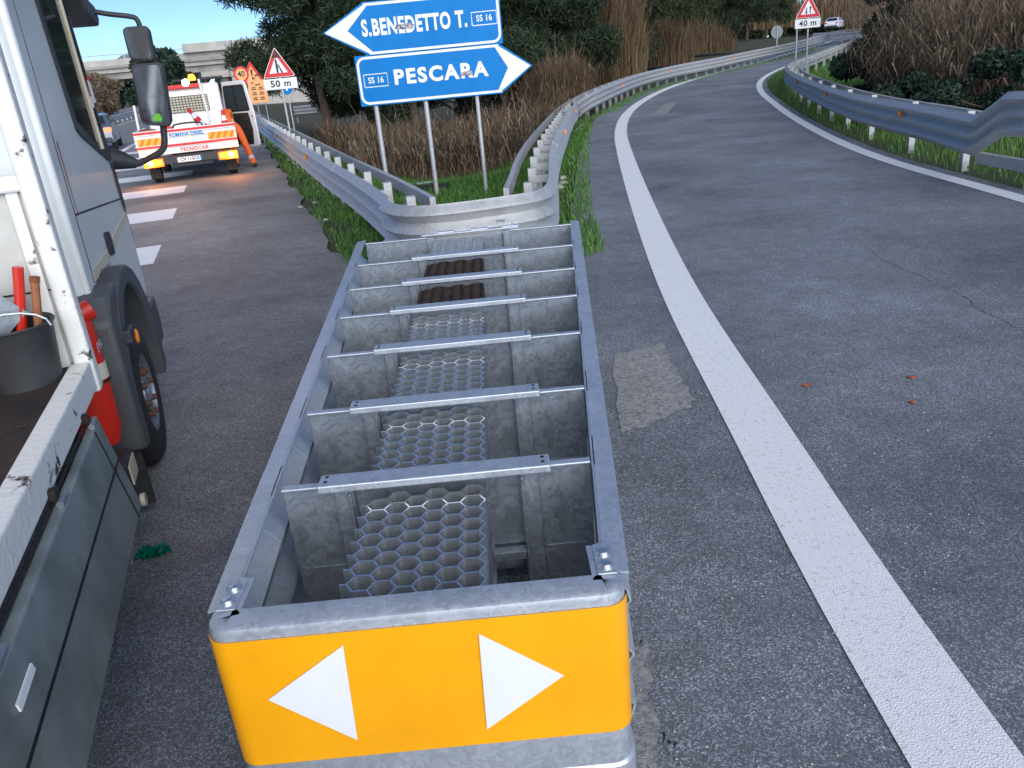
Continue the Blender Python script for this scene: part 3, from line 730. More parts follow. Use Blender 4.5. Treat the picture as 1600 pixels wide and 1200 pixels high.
# small blue round sign and the grey back of a round sign
p = aty(448, 138, 30); bs = empty('round_sign', (p.x, p.y, 0), 0, 'small blue round sign behind the 50 m plate', 'sign')
b0 = plate(disc((0, p.z), .2), -.006, .006, 'disc', 'blue_sign', bs); MB().tube([(0, .03, -.3), (0, .03, p.z)], .025, 8).build('pole', 'galv_old', bs); shape(b0, [(-.03, p.z-.08), (.03, p.z-.08), (.03, p.z+.08), (-.03, p.z+.08)], -.008, 'white_sign')
p = aty(1214, 50, 52); zz = h(p.x, p.y); bk = empty('round_sign', (p.x, p.y, zz), 0, 'grey back of a round sign behind the outer ramp guardrail', 'sign')
plate(disc((0, p.z-zz), .36), -.008, .008, 'disc', 'sign_back', bk); MB().tube([(0, -.04, -.3), (0, -.04, p.z-zz+.3)], .04, 8).build('pole', 'galv_old', bk)

# ------------------------------------------------------------------ foreground truck (local x = right, y = forward, origin under the camera in road frame)
tk = empty('works_truck', (0, 0, 0), YAW, 'white works truck with lowered grey side board parked beside the crash cushion', 'truck')
SC_ = -.80                                       # cab side plane
# cab shell: side profile in (t,z)
prof = [(4.02, .78), (4.02, 2.62), (4.25, 2.78), (5.55, 2.74), (5.82, 2.5), (5.98, 1.62), (6.02, 1.2), (6.0, .62), (5.15, .62), (5.1, .9), (4.85, 1.06), (4.4, 1.06), (4.15, .9)]
MB().prism(prof, lambda a, b, t: (t, a, b), SC_-2.05, SC_).build('cab', 'truck_white', tk, bevel=.05, seg=4, smooth=True)
def on_side(pix, s=SC_, lift=.004): return [(s+lift, *ats(px, py, s)) for px, py in pix]
def side_poly(name, pts, m, par=tk, lift=.004, s=SC_, thick=.006):
    q = MB(); n = len(pts); q.add([(s+lift, a, b) for a, b in pts]+[(s+lift-thick, a, b) for a, b in pts], [tuple(range(n)), tuple(range(n, 2*n))[::-1]]+[(i, (i+1) % n, n+(i+1) % n, n+i) for i in range(n)])
    return q.build(name, m, par)
# window: black frame, dark glass and quarter light
wf = side_poly('window_frame', [(4.78, 2.52), (4.93, 1.78), (5.02, 1.74), (5.78, 1.55), (5.86, 1.55), (5.66, 2.52)], 'plastic', lift=.012, thick=.02)
side_poly('window_glass', [(4.84, 2.49), (4.98, 1.82), (5.5, 1.67), (5.38, 2.49)], 'glass_dark', wf, lift=.016)
side_poly('quarter_glass', [(5.46, 2.49), (5.56, 1.66), (5.74, 1.62), (5.6, 2.49)], 'glass_dark', wf, lift=.016)
for (a, b), (c, e) in (((5.42, 2.5), (5.53, 1.64)),):
    MB().tube([(SC_+.02, a, b), (SC_+.02, c, e)], .012, 8).build('window_bar', 'cream', wf)
st_ = side_poly('pillar_sticker', [(5.70, 2.03), (5.73, 1.9), (5.79, 1.9), (5.76, 2.03)], 'white_sheet', lift=.020)
side_poly('sticker_band', [(5.70, 2.05), (5.705, 2.02), (5.765, 2.02), (5.76, 2.05)], 'red_sign', st_, lift=.022)
side_poly('pillar_trim', [(5.80, 1.55), (5.88, 1.52), (5.92, 1.25), (5.86, 1.22)], 'plastic', lift=.012)
# door seams, handle recess, stripe
for pts in ([(4.30, 2.6), (4.30, 1.08), (4.312, 1.08), (4.312, 2.6)], [(4.31, 1.42), (4.31, 1.41), (5.86, 1.30), (5.86, 1.31)], [(5.93, 1.5), (5.96, 1.02), (5.97, 1.02), (5.94, 1.5)]):
    side_poly('door_seam', pts, 'black', lift=.0015, thick=.003)
a_, b_ = ats(170, 382, SC_)
side_poly('door_handle', round_tri([(a_-.1, b_-.05), (a_+.1, b_-.07), (a_+.1, b_+.06), (a_-.1, b_+.08)], .05), 'plastic', lift=.008, thick=.012)
side_poly('cream_stripe', [(4.32, 1.085), (4.75, 1.085), (5.9, 1.16), (5.9, 1.215), (4.75, 1.14), (4.32, 1.14)], 'cream', lift=.003)
side_poly('rust_streak', [(4.36, 1.75), (4.372, 1.75), (4.366, 1.4)], 'rust', lift=.003, thick=.003)
MB().prism([(4.04, .8), (4.20, .8), (4.22, 2.6), (4.04, 2.6)], lambda a, b, t: (t, a, b), SC_-.02, SC_+.02).build('corner_fairing', 'truck_white', tk, bevel=.018, seg=4, smooth=True)
# wheel arch flare, mudguard, mudflap
arch = [(4.55+.56*math.cos(a), .40+.60*math.sin(a)) for a in np.linspace(R(-8), R(188), 15)]
arch_o = [(4.55+.70*math.cos(a), .44+.66*math.sin(a)) for a in np.linspace(R(188), R(-8), 15)]
MB().prism(arch+arch_o, lambda a, b, t: (t, a, b), SC_-.25, -.70).build('wheel_arch', 'plastic_grey', tk, bevel=.012, smooth=True)
MB().prism([(3.84, .35), (4.0, .33), (4.02, .98), (4.2, 1.06), (4.2, 1.1), (3.95, 1.08), (3.84, .98)], lambda a, b, t: (t, a, b), SC_-.3, -.695).build('mudguard', 'plastic_grey', tk, bevel=.02, smooth=True)
MB().box((-1.12, 3.86, .06), (-.73, 3.885, .36)).build('mudflap', 'rubber', tk)
MB().prism([(5.1, .3), (5.98, .3), (6.04, .45), (6.02, .62), (5.16, .62)], lambda a, b, t: (t, a, b), -2.8, SC_+.03).build('bumper', 'plastic_grey', tk, bevel=.03, smooth=True)
# wheel: tyre, rim, hub with rusty nuts
wh = empty('wheel', (-.86, 4.55, .40)); wh.parent = tk
tyre = [(.22, -.13), (.26, -.135), (.35, -.13), (.392, -.10), (.40, -.06), (.40, .06), (.392, .10), (.35, .13), (.26, .135), (.22, .13)]
MB().lathe(tyre, 40, lambda x, y, a: (a, x, y)).build('tyre', 'rubber', wh, smooth=True)
for k_ in range(40):
    an = 2*math.pi*k_/40
    pass
MB().lathe([(.225, .12), (.235, .128), (.215, .125), (.205, .07), (.16, .045), (.14, .09), (.11, .10), (.105, .12), (0, .12)], 32, lambda x, y, a: (a, x, y)).build('rim', 'galv_dull', wh, smooth=True)
nutm = None
for k_ in range(8):
    an = 2*math.pi*k_/8+.2
    if nutm is None: nutm = MB().lathe([(0, .05), (.016, .048), (.019, .02), (.024, .0)], 6, lambda x, y, a: (a, x, y)).build('wheel_nut', 'wheel_rust', wh); o = nutm
    else: o = nutm.copy(); COL.objects.link(o); o.parent = wh
    o.location = (.092, .125*math.cos(an), .125*math.sin(an))
MB().lathe([(0, .135), (.035, .133), (.045, .12), (.045, .1)], 16, lambda x, y, a: (a, x, y)).build('hub_cap', 'galv_new', wh, smooth=True)
mk = MB().cbox((-.69, *ats(196, 523, -.7)), (.05, .13, .07)).build('marker_arm', 'plastic', tk, bevel=.01)
mt, mz = ats(211, 523, -.68)
MB().lathe([(0, .022), (.022, .02), (.03, .01), (.03, 0)], 14, lambda x, y, a: (-.672+a*.6, mt-.03+x, mz+y*1.25)).build('marker_lamp', 'orange_lens_and_glow', mk, smooth=True)
# red extinguisher case between cab and bed
ec = empty('extinguisher_case', (-.835, 3.70, .48)); ec.parent = tk
MB().tube([(0, 0, 0), (0, 0, .07), (0, .03, .5), (0, .05, .62)], [.07, .092, .092, .08], 18).build('case_body', 'red_plastic', ec, smooth=True)
MB().tube([(.02, .01, .58), (.09, .05, .60)], .045, 14).build('case_latch', 'red_plastic', ec, smooth=True)
MB().tube([(0, .018, .30), (0, .024, .37)], .0955, 18).build('cream_band', 'cream', ec, smooth=True)
MB().tube([(0, .017, .285), (0, .0175, .295)], .097, 18).build('black_band', 'black', ec, smooth=True)
text_mesh('lettering', 'EMA', .06, 'white_sign', ec, Matrix(((0,0,1,.0965),(1,0,0,-.01),(0,1,0,.45),(0,0,0,1))))
bk_ = MB().box((-.95, 3.42, .33), (-.72, 3.62, .47)).build('under_step', 'plastic', tk, bevel=.01)
MB().box((-.718, 3.45, .36), (-.712, 3.6, .45)).build('reflector', 'cream', bk_)
MB().lathe([(.012, 0), (.03, 0), (.03, .02), (.012, .02)], 14, lambda x, y, a: (-.72+a, 3.52+x, .25+y)).build('tow_eye', 'cream', tk)
MB().box((-1.9, -2.5, .45), (-1.1, 5.9, .62)).build('chassis', 'plastic', tk)
# sun visor over the windscreen and mirrors
vt = 5.95
MB().prism([(5.55, 2.52), (6.15, 2.47), (6.22, 2.39), (6.14, 2.35), (5.7, 2.40)], lambda a, b, t: (t, a, b), SC_-2.0, -.69).build('sun_visor', 'plastic_grey', tk, bevel=.015)
MT = 6.05
def mp(px, py, t=MT): s, z = att(px, py, t); return Vector((s, t, z))
arm = [mp(118, 20), mp(142, 18), mp(170, 22), mp(205, 26), mp(214, 31), mp(219, 42)]
MB().tube(smooth_path(arm, 5), .016, 10).build('mirror_arm', 'plastic', tk, smooth=True)
arm2 = [mp(254, 188), mp(257, 222), mp(252, 236), mp(236, 246), mp(214, 256), mp(195, 256)]
MB().tube(smooth_path(arm2, 5), .021, 10).build('mirror_arm', 'plastic', tk, smooth=True)
b1, b2 = mp(214, 256), mp(176, 247); MB().tube([b1, b1.lerp(b2, .5), b2+Vector((0, -.02, 0)), b2+Vector((-.08, 0, 0))], [.03, .055, .075, .08], 14).build('arm_boot', 'plastic', tk, smooth=True)
def mirror(corn, depth, name, glass_in):
    t_ = MT-.06; pts = []
    for px, py in corn:
        s, z = att(px, py, t_); pts.append((s, z))
    rp_ = round_tri(pts, .035, 5); cx = sum(a for a, b in pts)/4; cz = sum(b for a, b in pts)/4; n = len(rp_)
    q = MB(); vs = []
    for sc_, dy in ((1.0, 0), (1.03, .02), (.95, depth*.7), (.7, depth)): vs += [(cx+(a-cx)*sc_+dy*.18, t_+dy, cz+(b-cz)*sc_) for a, b in rp_]
    fs = [(k_*n+i, k_*n+(i+1) % n, (k_+1)*n+(i+1) % n, (k_+1)*n+i) for k_ in range(3) for i in range(n)]+[tuple(range(3*n, 4*n)), tuple(range(n))[::-1]]
    q.add(vs, fs); hs_ = q.build(name, 'plastic', tk, smooth=True)
    gp = [(cx+(a-cx)*glass_in, cz+(b-cz)*(glass_in+.04)) for a, b in rp_]
    q = MB(); q.add([(a, t_-.026-(b-cz)*.13, b) for a, b in gp], [tuple(range(n))]); gl_ = q.build('mirror_glass', 'mirror', hs_, recalc=False)
    return hs_, pts, t_
mirror([(190, 43), (230, 40), (241, 95), (203, 94)], .11, 'upper_mirror', .86)
mh, mpts, t_ = mirror([(204, 101), (252, 97), (267, 197), (221, 194)], .13, 'lower_mirror', .88)
t_ -= .012; s_, z_ = att(246, 186, t_-.006)
MB().add([(s_+a, t_-.006, z_+b) for a, b in [(-.035, -.005), (-.02, .02), (0, .035), (.022, .03), (.03, -.01), (.0, -.015)]], [tuple(range(6))]).build('green_sticker', 'green_sticker', mh, recalc=False)
cj = mp(232, 98); MB().tube([mp(231, 90)+Vector((0, .03, 0)), cj+Vector((0, .03, -.03))], .02, 10).build('mirror_joint', 'plastic', tk)
# cargo bed
FZ = .93; BX = -.735; BF = 3.55
MB().box((-2.9, -3, FZ-.06), (BX-.075, BF-.06, FZ)).build('bed_floor', 'bedfloor', tk)
MB().box((BX-.075, -3, FZ-.10), (BX, 3.42, FZ+.015)).build('bed_rail', 'chipped', tk, bevel=.008)
MB().box((BX+.001, -3, FZ-.118), (BX+.006, 3.1, FZ-.108)).build('hinge_gap', 'black', tk)
# lowered side board hanging below the hinge, slightly proud
def bs(z, o=0.0): return BX+.005+o+(.805-z)*.16
def board(y0, y1, z0, z1, o0, o1): return MB().add([(bs(z, o), y, z) for z in (z0, z1) for y in (y0, y1) for o in (o0, o1)], [(0, 1, 3, 2), (4, 6, 7, 5), (0, 4, 5, 1), (1, 5, 7, 3), (3, 7, 6, 2), (2, 6, 4, 0)])
sb = board(-3, 3.1, .43, FZ-.125, 0, .035).build('side_board', 'panel_grey', tk, bevel=.006)
for zz in (.60, .62): pass
board(-3, 3.1, .635, .643, .0352, .038).build('board_rib', 'black', sb)
board(2.98, 2.99, .43, FZ-.125, .0352, .038).build('board_rib', 'black', sb)
board(1.62, 1.76, .715, .735, .037, .042).build('tie_strap', 'white_sheet', sb)
for tt in (3.06, 2.45, 1.7):
    hq = MB().box((BX-.005, tt-.03, FZ-.115), (BX+.022, tt+.01, FZ-.075)).build('hinge', 'bedfloor', tk, bevel=.01)
    MB().tube([(BX+.03, tt-.05, FZ-.115), (BX+.03, tt+.03, FZ-.115)], .011, 10).build('hinge_pin', 'galv_dull', hq)
# front corner post and headboard
MB().prism([(-.795, 3.42), (-.725, 3.42), (-.725, 3.5), (-.795, 3.5)], lambda a, b, t: (a, b, t), FZ-.12, 2.7).build('corner_post', 'chipped', tk, bevel=.012)
MB().box((-2.9, 3.46, FZ), (-.77, 3.5, 1.62)).build('headboard', 'headboard', tk, bevel=.01)
MB().box((-2.9, 3.43, 1.62), (-.77, 3.52, 1.68)).build('headboard_rail', 'truck_white', tk, bevel=.01)
for zz in (1.24,): MB().box((-2.9, 3.456, zz), (-.77, 3.4599, zz+.006)).build('headboard_seam', 'black', tk)
MB().box((-.85, 3.445, FZ), (-.81, 3.4599, 1.62)).build('headboard_stiffener', 'chipped', tk)
rw = MB().prism(round_tri([(-2.5, 1.86), (-1.06, 1.86), (-1.06, 2.3), (-2.5, 2.3)], .08), lambda a, b, t: (a, t, b), 3.985, 4.015).build('rear_window', 'glass_dark', tk)
pp_ = MB().box((-1.4, 4.0, 1.64), (-1.02, 4.012, 1.8)).build('rear_plate', 'cream', tk)
MB().box((-1.2, 3.992, 1.64), (-1.16, 3.999, 1.78)).build('stripe', 'black', pp_); MB().box((-1.28, 3.992, 1.77), (-1.1, 3.999, 1.79)).build('stripe', 'black', pp_)

# bucket and tools standing on the truck bed
def T(s, t, z): return W(s, t, z)
bp = gz(52, 600, FZ); bk = empty('bucket', (bp.x-.03, bp.y+.02, FZ+.001), .4, 'black rubber bucket holding tools on the truck bed', 'bucket')
MB().lathe([(0, .005), (.118, .005), (.123, 0), (.145, .215), (.156, .23), (.151, .236), (.138, .225), (.118, .02), (0, .018)], 30, lambda x, y, a: (x, y, a)).build('bucket_body', 'plastic', bk, smooth=True)
hp = [Vector((.145*math.cos(a), .145*math.sin(a)*.3-.08, .22+.06*math.sin(a))) for a in np.linspace(0, math.pi, 9)]
MB().tube(hp, .004, 6).build('handle', 'galv', bk)
o = empty('hammer', bk.location+Vector((.01, .03, .03)), 0, 'red handled tool leaning out of the black bucket', 'tool')
MB().tube([(-.03, 0, 0), (.05, .04, .40)], [.018, .02], 10).build('handle', 'red_plastic', o, smooth=True); MB().tube([(-.05, -.01, -.005), (-.02, .0, .03)], .02, 8).build('head', 'galv_dull', o)
o = empty('shovel_handle', bk.location+Vector((.07, .03, .03)), 0, 'worn wooden tool handle leaning in the black bucket', 'tool')
MB().tube([(-.02, 0, 0), (.04, .03, .34)], .016, 10).build('handle', 'wood', o, smooth=True); MB().tube([(.04, .03, .34), (.044, .032, .36)], .019, 8).build('ferrule', 'rust', o)
o = empty('steel_bracket', bk.location+Vector((-.07, .02, .16)), .5, 'grey perforated steel bracket sticking out of the bucket', 'bracket')
q = MB()
for i in range(4): MB().box((-.08+i*.055, -.03, .0), (-.045+i*.055, .035, .13), Matrix.Rotation(-.7, 4, 'Y')).build('rung', 'headboard', o)
MB().box((-.1, -.035, .0), (.16, -.03, .14), Matrix.Rotation(-.7, 4, 'Y')).build('web', 'galv_dull', o)
sawp = W(-1.16, 3.12, FZ+.0)
o = empty('chainsaw', sawp, .3, 'orange power saw with loop handle lying on the truck bed', 'saw')
MB().cbox((-.1, 0, .12), (.3, .2, .2)).build('body', 'hivis', o, bevel=.04, seg=3, smooth=True)
MB().tube(smooth_path([(-.02, -.1, .2), (.06, -.05, .36), (.1, .0, .48), (.05, .05, .5), (-.02, .06, .44), (-.08, .06, .25)], 5), .014, 10).build('loop_handle', 'hivis', o, smooth=True)
MB().lathe([(0, .03), (.07, .028), (.08, .0), (.08, -.02)], 20, lambda x, y, a: (.06+a, y*.9-.02, .1+x)).build('starter_cover', 'orange_lens_and_glow', o, smooth=True)
MB().box((-.6, .02, .07), (-.2, .03, .13)).build('guide_bar', 'galv_dull', o)
# debris on the bed floor
q = MB()
for i in range(90):
    s, t = random.uniform(-1.5, -.82), random.uniform(.8, 3.0); a = random.uniform(0, 6); r_ = random.uniform(.006, .03); p = W(s, t, FZ+.004)
    q.add([p+Vector((r_*math.cos(a+k_*2.1), r_*math.sin(a+k_*2.1), random.uniform(0, .012))) for k_ in range(3)], [(0, 1, 2)])
tag(q.build('rust_flakes', 'rust', recalc=False), 'rust flakes and dirt scattered over the truck bed floor', 'debris', kind='stuff')

# ------------------------------------------------------------------ pickup truck
PT = 20.5
pk = empty('pickup_truck', W(-1.1, PT, 0), YAW, 'white and red works pickup with lit amber lamps and open right door', 'pickup')
def X_(name, a, b, m, par=pk, bev=.0, **k): return MB().box(a, b).build(name, m, par, bevel=bev, **k)
tg = X_('tailgate', (-1.1, 0, .80), (1.1, .04, 1.20), 'van_white', bev=.008)
X_('stripe', (-1.1, -.004, 1.13), (1.1, -.001, 1.18), 'van_red', tg); X_('stripe', (-1.1, -.004, .815), (1.1, -.001, .865), 'van_red', tg)
for zz in (1.0, 1.095): X_('groove', (-1.1, -.003, zz), (1.1, -.0015, zz+.008), 'sign_back', tg)
for x0 in (-1.05, .47):
    cv = X_('chevron_plate', (x0, -.008, .885), (x0+.58, -.004, 1.035), 'chev_yellow', tg)
    for k_ in range(4):
        xx = x0+.02+k_*.145; sg = 1 if x0 < 0 else -1
        q = MB(); q.add([(max(x0, min(x0+.58, xx+o_)), -.0095, z_) for o_, z_ in ((0, .886), (.075, .886), (.075+.08, 1.034), (.08, 1.034))], [(0, 1, 2, 3)]); q.build('chevron_stripe', 'chev_orange', cv, recalc=False)
text_mesh('lettering', 'ROMANA DIESEL', .105, 'blue_sign', tg, XZ(.02, -.006, 1.055), .003, 'CENTER', 1.0, .95)
bt_ = X_('bumper_board', (-1.08, .0, .66), (1.1, .05, .79), 'van_white', bev=.008)
text_mesh('lettering', 'TECNOCAR', .11, 'red_sign', bt_, XZ(.12, -.004, .725), .003, 'CENTER', 1.15, .95)
X_('bed_floor', (-1.08, .04, .72), (1.08, 2.55, .80), 'van_white')
for sx in (-1, 1): X_('bed_side', (min(sx*1.06, sx*1.1), .04, .80), (max(sx*1.06, sx*1.1), 2.55, 1.2), 'van_white', bev=.006)
rb = X_('rear_bar', (-.95, .1, .44), (.95, .18, .62), 'plastic')
npl = X_('number_plate', (-.3, .085, .45), (.24, .095, .56), 'white_sign', rb); text_mesh('lettering', 'CV\u00b7115CS', .1, 'black', npl, XZ(-.03, .082, .505), .003, 'CENTER', 1.05, .95); X_('blue_band', (.20, .083, .45), (.24, .0845, .56), 'blue_sign', npl)
for sx in (-1, 1):
    lb = X_('lamp_cluster', (sx*.82-.22, .03, .40), (sx*.82+.22, .12, .58), 'orange_lens_and_glow', bev=.01)  # housing coloured orange to stand for the lamps' amber light falling on it
    X_('amber_lamp', (sx*.82-.08-sx*.09, .015, .44), (sx*.82+.08-sx*.09, .029, .55), 'amber_on', lb)
    MB().lathe([(0, .02), (.055, .016), (.07, 0)], 14, lambda x, y, a: (sx*.90+x, .028-a, .495+y)).build('bulb_lens', 'amber_hot', lb, smooth=True)
    X_('red_lens', (sx*.66-.05, .016, .45), (sx*.66+.05, .029, .54), 'red_on', lb)
    wq = empty('wheel', (sx*.86, .85, .36)); wq.parent = pk
    MB().lathe([(.18, -.1), (.32, -.1), (.36, -.07), (.36, .07), (.32, .1), (.18, .1)], 26, lambda x, y, a: (a, x, y)).build('tyre', 'rubber', wq, smooth=True)
    MB().lathe([(.2, .06), (.18, .07), (.1, .04), (0, .05)], 20, lambda x, y, a: (a*sx, x, y)).build('rim', 'galv_dull', wq, smooth=True)
    wq = empty('wheel', (sx*.86, 3.75, .36)); wq.parent = pk
    MB().lathe([(.18, -.1), (.32, -.1), (.36, -.07), (.36, .07), (.32, .1), (.18, .1)], 26, lambda x, y, a: (a, x, y)).build('tyre', 'rubber', wq, smooth=True)
    MB().box((sx*.86-.12, .42, .12), (sx*.86+.12, .43, .62)).build('mudflap', 'rubber', pk)
    MB().tube([(sx*.98, .25, 1.2), (sx*.98, .5, 1.75)], .028, 8).build('side_pole', 'van_white', pk, smooth=True) if sx < 0 else None
X_('chassis', (-.45, .2, .35), (.45, 5.0, .6), 'plastic')
cabp = [(2.65, .45), (2.65, 1.9), (2.8, 2.12), (3.9, 2.12), (4.55, 1.35), (5.25, 1.12), (5.4, .9), (5.4, .4), (4.2, .4), (4.1, .7), (3.4, .7), (3.3, .45)]
cab2 = MB().prism(cabp, lambda a, b, t: (t, a, b), -.95, .90).build('cab', 'van_white', pk, bevel=.06, seg=3, smooth=True)
X_('red_roof_strip', (-.85, 2.62, 2.03), (.45, 2.75, 2.13), 'van_red', bev=.015)
rwn = MB().prism(round_tri([(-.75, 1.46), (.58, 1.46), (.58, 1.86), (-.75, 1.86)], .08), lambda a, b, t: (a, t, b), 2.632, 2.645).build('rear_window', 'cream', pk)
gq = MB()
for i in range(18): xx = -.74+i*.077; MB().box((xx, 2.615, 1.46), (xx+.014, 2.622, 1.86)).build('grille_bar', 'black', rwn)
for i in range(7): zz = 1.47+i*.062; MB().box((-.75, 2.606, zz), (.58, 2.613, zz+.014)).build('grille_bar', 'black', rwn)
# beacon and work lamp on the roof, ladder bar
MB().tube([(.52, 2.62, 1.2), (.46, 2.62, 2.22)], .03, 8).build('side_pole', 'van_white', pk, smooth=True)
X_('roof_rack', (-.2, 2.9, 2.2), (1.05, 2.97, 2.26), 'black', bev=.01); X_('rack_foot', (.5, 2.91, 2.1), (.54, 2.96, 2.2), 'black'); X_('rack_foot', (.6, 2.91, 2.1), (.64, 2.96, 2.2), 'black')
MB().lathe([(.07, 0), (.09, .01), (.09, .1), (.06, .15), (0, .16)], 16, lambda x, y, a: (.30+x, 2.85+y, 2.2+a)).build('beacon', 'amber_on', pk, smooth=True)
wlamp = MB().lathe([(.03, .08), (.08, .05), (.09, 0)], 16, lambda x, y, a: (.14+x, 2.60+a, 2.16+y)).build('work_lamp', 'plastic', pk, smooth=True)
MB().lathe([(0, 0), (.085, 0)], 16, lambda x, y, a: (.14+x, 2.596, 2.16+y)).build('work_lamp_lens', 'white_on', wlamp, recalc=False)
spot = D.lights.new('work_lamp_light', 'SPOT'); spot.energy = 190; spot.color = (1, .62, .45); spot.spot_size = R(36); spot.spot_blend = .8; spot.shadow_soft_size = .08
lo = D.objects.new('work_lamp_light', spot); COL.objects.link(lo); lo.parent = pk; lo.location = (.14, 2.5, 2.16); lo.rotation_euler = (R(80), 0, R(169))
for sx in (-1, 1):
    al = D.lights.new('amber_lamp_light', 'POINT'); al.energy = 7; al.color = (1, .35, .05); al.shadow_soft_size = .06
    ao = D.objects.new('amber_lamp_light', al); COL.objects.link(ao); ao.parent = pk; ao.location = (sx*.9, -.08, .49)
# open right door
dr = empty('door', (.93, 4.05, .45), R(-44)); dr.parent = pk
MB().prism([(0, 0), (.05, -.05), (1.0, -.05), (1.06, .0), (1.06, .82), (.92, 1.6), (.86, 1.66), (.1, 1.66), (0, .85)], lambda a, b, t: (a, t, b), -.05, .0).build('door_shell', 'van_white', dr, bevel=.02, smooth=True)
MB().prism(round_tri([(.1, .88), (.94, .88), (.86, 1.56), (.14, 1.56)], .07), lambda a, b, t: (a, t, b), -.062, -.054).build('window_rubber', 'black', dr)
MB().prism(round_tri([(.14, .92), (.9, .92), (.83, 1.52), (.17, 1.52)], .06), lambda a, b, t: (a, t, b), -.070, -.064).build('window_glass', 'glass_dark', dr)
MB().box((.5, -.078, .9), (.53, -.071, 1.54)).build('window_bar', 'black', dr)
MB().prism([(.05, .02), (.86, .02), (.92, .4), (.86, .84), (.05, .84)], lambda a, b, t: (a, t, b), -.068, -.052).build('door_card', 'bedfloor', dr)
MB().box((.96, -.062, .72), (.99, -.052, .76)).build('latch', 'black', dr)
# things in the pickup bed
def cone(loc, rot, label):
    o = empty('traffic_cone', loc, 0, label, 'traffic cone'); o.rotation_euler = rot
    MB().cbox((0, 0, .02), (.34, .34, .04)).build('base', 'rubber', o, bevel=.01)
    zs = [0.04, .17, .29, .41, .53, .66]
    for i in range(5):
        a, b = zs[i], zs[i+1]; MB().lathe([(.135-.16*a, a), (.135-.16*b, b)], 18, lambda x, y, z: (x, y, z)).build('band', ('red_sign', 'white_sheet')[i % 2], o, smooth=True)
cone(W(-1.1+.42, PT+1.35, 1.02), (R(18), R(-28), YAW), 'red and white traffic cone tilted in the pickup bed')
cone(W(-1.1+.88, PT+1.6, .80), (0, 0, YAW), 'red and white traffic cone standing upright at the right of the pickup bed')
o = empty('generator', W(-1.1+.05, PT+.7, .80), YAW, 'black portable generator with curved frame in the pickup bed', 'generator')
MB().cbox((0, 0, .22), (.42, .34, .3)).build('engine', 'plastic', o, bevel=.04, smooth=True)
MB().tube(smooth_path([(-.34, 0, .0), (-.33, 0, .38), (-.22, 0, .46), (.22, 0, .46), (.33, 0, .38), (.34, 0, .0)], 5), .02, 8).build('frame', 'black', o, smooth=True)
o = empty('fuel_can', W(-1.1-.42, PT+.6, .80), YAW, 'dark red fuel can beside the generator in the pickup bed', 'can')
MB().cbox((0, 0, .22), (.26, .18, .44)).build('body', 'van_red', o, bevel=.03, smooth=True); MB().tube([(-.06, 0, .44), (-.06, 0, .5), (.06, 0, .5), (.06, 0, .44)], .015, 8).build('handle', 'black', o)
o = empty('sandbag', W(-1.1+.66, PT+.35, 1.0), YAW, 'pale sack lying on the right rear corner of the pickup bed', 'sack')
MB().lathe([(0, -.1), (.15, -.08), (.2, 0), (.14, .09), (0, .11)], 14, lambda x, y, a: (x*1.4, y, a+.02*math.sin(x*20))).build('sack_body', 'cream', o, smooth=True)
X_('toolbox_support', (.3, .2, .8), (.95, .6, .9), 'plastic')
o = empty('folded_tarp', W(-1.1-.82, PT+.3, 1.0), YAW, 'faded red folded tarp on the left rear corner of the pickup bed', 'tarp')
MB().cbox((0, 0, .1), (.4, .3, .25), (.1, .05, .1)).build('fold', 'rust', o, bevel=.05, seg=3, smooth=True); MB().cbox((.02, 0, -.08), (.4, .32, .2)).build('fold', 'van_red', o, bevel=.05, seg=3)
# ------------------------------------------------------------------ worker leaning into the cab
def skin_mesh(name, verts, edges, radii, m, par, sub=2):
    me = D.meshes.new(name); me.from_pydata(verts, edges, []); o = D.objects.new(name, me); COL.objects.link(o); o.parent = par
    o.modifiers.new('skin', 'SKIN'); sv = me.skin_vertices[0].data
    for i, r_ in enumerate(radii): sv[i].radius = (r_, r_); sv[i].use_root = (i == 0)
    md = o.modifiers.new('sub', 'SUBSURF'); md.levels = sub; md.render_levels = sub; me.materials.append(M[m]); return o
pe = empty('person', W(.06, 22.9, 0), YAW, 'worker in orange high visibility clothes leaning into the open pickup door', 'person')
V_ = [(-.1, .25, .92), (-.2, .5, 1.12), (-.32, .75, 1.32), (-.38, .85, 1.42), (-.42, .92, 1.50), (.02, .2, .88), (.12, -.15, .5), (.22, -.55, .1), (.26, -.42, .05), (-.18, .22, .88), (-.2, .2, .48), (-.2, .05, .1), (-.2, .2, .05), (-.12, .82, 1.36), (-.1, 1.0, 1.12), (-.25, 1.2, 1.1), (-.52, .72, 1.34), (-.62, .95, 1.15), (-.6, 1.18, 1.12)]
E_ = [(0,1),(1,2),(2,3),(3,4),(0,5),(5,6),(6,7),(7,8),(0,9),(9,10),(10,11),(11,12),(2,13),(13,14),(14,15),(2,16),(16,17),(17,18)]
Rr = [.15, .14, .16, .07, .06, .11, .085, .07, .05, .11, .085, .07, .05, .075, .055, .04, .075, .055, .04]
body = skin_mesh('body', V_, E_, Rr, 'hivis', pe)
MB().lathe([(0, -.13), (.07, -.11), (.1, -.03), (.105, .04), (.085, .1), (0, .135)], 16, lambda x, y, a: (-.44+x*.85, .98+y, 1.60+a)).build('head', 'skin', pe, smooth=True)
MB().lathe([(.112, .0), (.112, .06), (.09, .115), (0, .15)], 16, lambda x, y, a: (-.44+x*.85, .965+y, 1.60+a)).build('hair', 'boot', pe, smooth=True)
for (a, b, rr) in (((.185, -.40, .235), (.20, -.47, .175), .084), ((-.2, .1, .26), (-.2, .07, .19), .084)):
    MB().tube([a, b], rr, 14).build('reflective_band', 'reflect_grey', pe, smooth=True)
